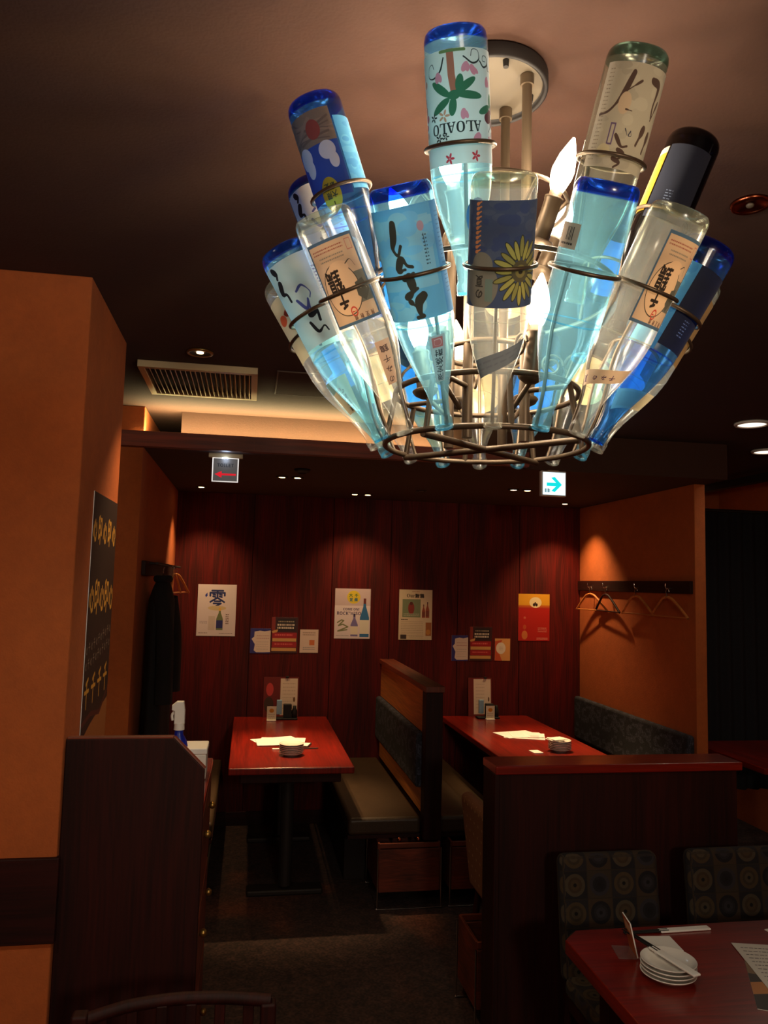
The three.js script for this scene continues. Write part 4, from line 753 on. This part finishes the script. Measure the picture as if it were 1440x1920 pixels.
    rows(g, 214, 60, 18, 10, 12, '#4a4a80', 5); rows(g, 214, 196, 18, 9, 12, '#4a4a80', 5);
  }),
  flower: canvasTex(256, 320, '#c9bfa4', (g) => {
    for (let i = 0; i < 12; i++) oval(g, rr(40, 220), rr(40, 190), rr(14, 30), rr(12, 26), ['#c4583a', '#b03a30', '#d08a4a', '#8a3428'][i % 4]);
    const b = '#2a1a16'; brush(g, [[120, 120], [90, 170], [150, 200], [100, 240]], 28, b); brush(g, [[150, 130], [170, 190], [140, 250]], 24, b); brush(g, [[96, 270], [150, 258], [140, 306]], 28, b);
  }),
  plaque: canvasTex(96, 200, '#c6b394', (g) => { poly(g, [[0, 0], [60, 0], [30, 60], [0, 70]], '#7d9a9a'); oval(g, 40, 60, 8, 8, '#b83a34'); turned(g, 96, 200, () => ['焼', '酎', '夏', 'の'].forEach((c, i) => glyph(g, c, 34, 8 + i * 34, 28, 3, '#4a3428'))); }),
  cloudBlue: canvasTex(320, 320, '#27407e', (g) => { // plain generic picture: brown sky, pale clouds, blue ground
    g.fillStyle = '#7d6450'; g.fillRect(0, 0, 320, 120); for (let i = 0; i < 14; i++) line(g, [[rr(0, 80), rr(10, 110)], [rr(180, 320), rr(10, 110)]], rr(4, 10), i % 2 ? '#6a5344' : '#8a6c56');
    oval(g, 190, 66, 46, 36, '#8a3a30'); oval(g, 76, 150, 58, 40, '#c3b3aa'); oval(g, 96, 190, 36, 36, '#c3b3aa'); oval(g, 240, 150, 52, 34, '#c3b3aa'); oval(g, 266, 190, 30, 30, '#c3b3aa');
  }),
  seal: canvasTex(128, 160, '#b3ae3c', (g) => { turned(g, 128, 160, () => { glyph(g, '大', 26, 60, 34, 5, '#2e4a4a'); glyph(g, '限', 64, 60, 34, 4.5, '#2e4a4a'); glyph(g, '定', 64, 100, 34, 4.5, '#2e4a4a'); glyph(g, '酎', 28, 102, 30, 4.5, '#2e4a4a'); line(g, [[60, 14], [60, 44]], 8, '#4a4a20'); }); }),
  sky: canvasTex(128, 320, '#4c9cc8', (g) => { for (let i = 0; i < 18; i++) oval(g, rr(0, 128), rr(0, 320), rr(14, 40), rr(10, 30), i % 2 ? '#4290c2' : '#5aa8cc'); }),
  aloalo: canvasTex(512, 448, '#c6c5c3', (g) => {
    g.save(); g.scale(1, 0.84); const gr = '#2e6048', br = '#9a5c4c', pk = '#c0788a', ink = '#22282a', wine = '#5c2730';
    line(g, [[222, 8], [226, 120], [236, 190]], 34, br); line(g, [[176, 8], [290, 8]], 14, '#5d7048');
    for (const [x, y, a, l] of [[168, 176, 0.7, 62], [290, 170, -0.6, 62], [310, 214, 0.1, 66], [166, 254, -0.6, 56], [226, 262, 1.7, 44], [262, 156, -1.4, 40]]) oval(g, x, y, l, 19, gr, a); oval(g, 234, 210, 30, 22, gr);
    brush(g, [[190, 36], [170, 92], [130, 118], [96, 104], [100, 64], [124, 52], [134, 74]], 8, ink); brush(g, [[286, 40], [330, 70], [366, 52], [360, 14], [330, 10], [322, 38]], 8, ink); brush(g, [[372, 60], [396, 84], [428, 70], [424, 36], [396, 34], [392, 56], [412, 58]], 8, ink); brush(g, [[430, 60], [440, 92], [456, 96]], 8, ink);
    for (const [x, y, a] of [[290, 86, 0.5], [330, 100, -0.4], [154, 120, 0.2], [420, 150, 0.2], [276, 300, 0.1], [340, 410, 0.7]]) { oval(g, x, y, 14, 26, pk, a); oval(g, x + 14, y + 4, 10, 20, pk, a - 0.4); }
    for (const [x, y] of [[438, 300], [470, 340], [474, 270], [420, 320], [484, 400]]) oval(g, x, y, 28, 24, wine, 0.4); oval(g, 400, 280, 46, 18, gr, -0.4); oval(g, 452, 232, 18, 34, gr, 0.1); brush(g, [[456, 300], [448, 350], [424, 384]], 8, ink);
    for (const [x, y, r, c] of [[118, 300, 13, ink], [180, 300, 18, '#b07a64'], [148, 402, 13, ink], [184, 398, 11, ink], [436, 418, 12, pk]]) for (let k = 0; k < 5; k++) { const a = k * 1.2566; oval(g, x + Math.cos(a) * r, y + Math.sin(a) * r, r * 0.75, r * 0.32, c, a); }
    for (let i = 0; i < 8; i++) oval(g, rr(10, 70), 90 + i * 40, rr(14, 26), rr(14, 26), ['#a84a50', '#c08a7a', '#b0606a'][i % 3]);
    g.restore(); turned(g, 512, 448, () => { g.fillStyle = ink; g.font = 'bold 60px serif'; g.textAlign = 'center'; g.fillText('ALOALO', 276, 168); }); for (const [x, y] of [[330, 420], [200, 424]]) for (let k = 0; k < 5; k++) oval(g, x + Math.cos(k * 1.2566) * 13, y + Math.sin(k * 1.2566) * 13, 11, 5, '#b0303c', k * 1.2566);
  }),
  petals: canvasTex(320, 80, '#c2beb8', (g) => { for (const [x, y, c] of [[200, 40, '#b0303c'], [110, 46, '#7a8a6a'], [270, 34, '#b0404a']]) for (let k = 0; k < 5; k++) oval(g, x + Math.cos(k * 1.2566) * 15, y + Math.sin(k * 1.2566) * 15, 11, 5, c, k * 1.2566); g.fillStyle = '#3a3f60'; g.fillRect(30, 20, 10, 40); }),
  kamome: canvasTex(320, 320, '#a5988a', (g) => {
    for (let i = 0; i < 30; i++) oval(g, rr(0, 320), rr(0, 320), rr(12, 40), rr(8, 24), i % 2 ? '#ab9e90' : '#9d9184'); const b = '#4a3630';
    brush(g, [[130, 30], [112, 80], [90, 120], [60, 150], [20, 160]], 20, b); brush(g, [[170, 50], [120, 84]], 8, b); brush(g, [[220, 40], [262, 50], [256, 110], [262, 140]], 24, b); oval(g, 120, 122, 26, 34, '#b59a84'); brush(g, [[130, 140], [158, 142]], 5, b); brush(g, [[290, 90], [262, 150]], 12, b);
    brush(g, [[236, 180], [214, 236]], 22, b); brush(g, [[278, 190], [262, 250]], 22, b); g.strokeStyle = '#5a4668'; g.lineWidth = 5; g.strokeRect(88, 186, 18, 62); brush(g, [[150, 196], [164, 214]], 4, '#3a3442'); brush(g, [[176, 200], [170, 214], [182, 214], [176, 200]], 4, '#3a3442');
    oval(g, 80, 270, 28, 22, '#b8a78c'); brush(g, [[118, 220], [150, 250], [176, 246]], 15, b); brush(g, [[140, 262], [170, 272], [150, 290]], 15, b); brush(g, [[128, 290], [160, 300], [140, 316]], 15, b); rows(g, 20, 20, 24, 24, 12, '#7a6c60', 3);
  }),
  yellow: canvasTex(64, 256, '#d9a51c', (g) => { g.fillStyle = '#d8cdb8'; g.fillRect(0, 0, 64, 26); rows(g, 18, 50, 28, 14, 14, '#8a6a1c', 4); }),
  navy: canvasTex(128, 320, '#1d2236', (g) => { rows(g, 40, 200, 20, 6, 12, '#7a8aa8', 4); }),
  kraft: canvasTex(128, 320, '#8a6a42', (g) => { rows(g, 20, 20, 80, 14, 20, '#4a2c1a', 5); line(g, [[30, 200], [70, 220], [50, 280]], 9, '#a03a24'); }),
  bar: canvasTex(128, 96, '#b89a86', (g) => { g.fillStyle = '#3a2c2c'; for (let i = 0; i < 5; i++) g.fillRect(56 + i * 9, 14, i % 2 ? 3 : 5, 50); rows(g, 24, 74, 84, 1, 8, '#3a2c2c', 8); }),
  script: canvasTex(256, 256, '#7fb4ba', (g) => { rows(g, 30, 30, 190, 15, 15, '#8fc0c4', 4); }),
  cream: canvasTex(64, 64, '#d8c8a4', (g) => { g.fillStyle = '#cfbd96'; g.fillRect(8, 8, 48, 48); }),
  blueback: canvasTex(64, 64, '#3a8ac4', (g) => { g.fillStyle = '#4494cc'; g.fillRect(8, 8, 48, 48); }),
  oval: canvasTex(96, 160, '#3a6a9c', (g) => { oval(g, 60, 60, 14, 14, '#b83a3a'); for (let k = 0; k < 5; k++) oval(g, 40 + Math.cos(k * 1.2566) * 13, 104 + Math.sin(k * 1.2566) * 13, 11, 8, '#c8d4da', k * 1.2566); }),
};
const LO = 1.256;
bottle('low', -88 + LO, 'clear', 'clear bottle with red flower label at the chandelier flank', [['front_label', 0.165, 0.27, -90, 60, tex.flower], ['neck_label', 0.06, 0.115, -50, 10, tex.plaque]]);
bottle('low', -65.5 + LO, 'blue', 'blue bottle with white label and black brush strokes on the lower ring', [['front_label', 0.155, 0.278, -82, 62, tex.whiteBrush]]);
bottle('low', -43 + LO, 'clear', 'clear bottle with tan label and strip by the brush stroke bottle', [['front_label', 0.158, 0.266, -60, 38, tex.tan], ['neck_label', 0.07, 0.128, 2, 36, tex.nomi]]);
bottle('low', -20.5 + LO, 'blue', 'blue bottle with pale blue label of large brush lettering', [['front_label', 0.148, 0.276, -88, 88, tex.brushBlue], ['neck_label', 0.066, 0.126, 0, 34, tex.gentei]]);
bottle('low', 2 + LO, 'clear', 'clear bottle with sunflower label on the lower ring', [['front_label', 0.156, 0.272, -84, 84, tex.sunflower], ['neck_label', 0.079, 0.103, -62, 66, tex.grey, 0.03]]);
bottle('low', 24.5 + LO, 'blue', 'blue bottle showing a barcode sticker instead of a label', [['barcode_sticker', 0.222, 0.25, -72, -24, tex.bar]]);
bottle('low', 47 + LO, 'clear', 'clear bottle with tan label and neck sash by the barcode bottle', [['front_label', 0.158, 0.27, 2, 80, tex.tan], ['neck_label', 0.073, 0.092, -70, 70, tex.natsu, 0.022]]);
bottle('low', 69.5 + LO, 'deep', 'blue bottle with navy label beside the sash bottle', [['front_label', 0.15, 0.262, 14, 100, tex.navy], ['side_label', 0.14, 0.262, -46, 14, tex.sky]]);
bottle('low', 92 + LO, 'clear', 'clear bottle with brown label beyond the navy label bottle', [['front_label', 0.16, 0.27, -40, 90, tex.kraft], ['neck_label', 0.07, 0.1, -30, 90, tex.cream, 0.02]]);
for (let k = 0; k < 7; k++) {
  const blue = k % 2 === 0;
  bottle('low', 114.5 + 22.5 * k + LO, blue ? 'blue' : 'clear', blue ? 'blue glass bottle on the far side of the chandelier' : 'clear glass bottle on the far side of the chandelier', [['front_label', 0.155, 0.265, -80, 80, blue ? tex.blueback : tex.cream]], blue ? 'far blue bottles' : 'far clear bottles');
}
bottle('up', -53, 'deep', 'blue upper bottle with yellow oval sticker and cloud picture label', [['front_label', 0.16, 0.275, -88, 18, tex.cloudBlue], ['oval_sticker', 0.142, 0.188, -46, -6, tex.seal], ['back_label', 0.165, 0.262, 22, 84, tex.sky]]);
bottle('up', -8, 'blue', 'blue upper bottle with white palm tree label reading ALOALO', [['front_label', 0.15, 0.272, -95, 95, tex.aloalo], ['oval_neck_seal', 0.07, 0.112, 6, 56, tex.oval]]);
bottle('up', 37, 'green', 'clear upper bottle with greyish label of brown brush strokes', [['front_label', 0.158, 0.276, -48, 88, tex.kamome]]);
bottle('up', 82, 'dark', 'black upper bottle with yellow strip label', [['front_label', 0.17, 0.268, -78, -40, tex.yellow], ['dark_label', 0.16, 0.27, -36, 60, tex.navy]]);
bottle('up', -98, 'deep', 'blue upper bottle with white brush label behind the oval sticker bottle', [['front_label', 0.15, 0.28, -80, 70, tex.whiteBrush]]);
for (const a of [127, 172, 217]) bottle('up', a, a === 172 ? 'clear' : 'blue', a === 172 ? 'clear upper bottle hidden behind the chandelier bulbs' : 'blue upper bottle at the back of the chandelier', [['front_label', 0.155, 0.27, -80, 80, a === 172 ? tex.cream : tex.blueback]], a === 172 ? undefined : 'back upper blue bottles');

renderer.render(scene, camera);
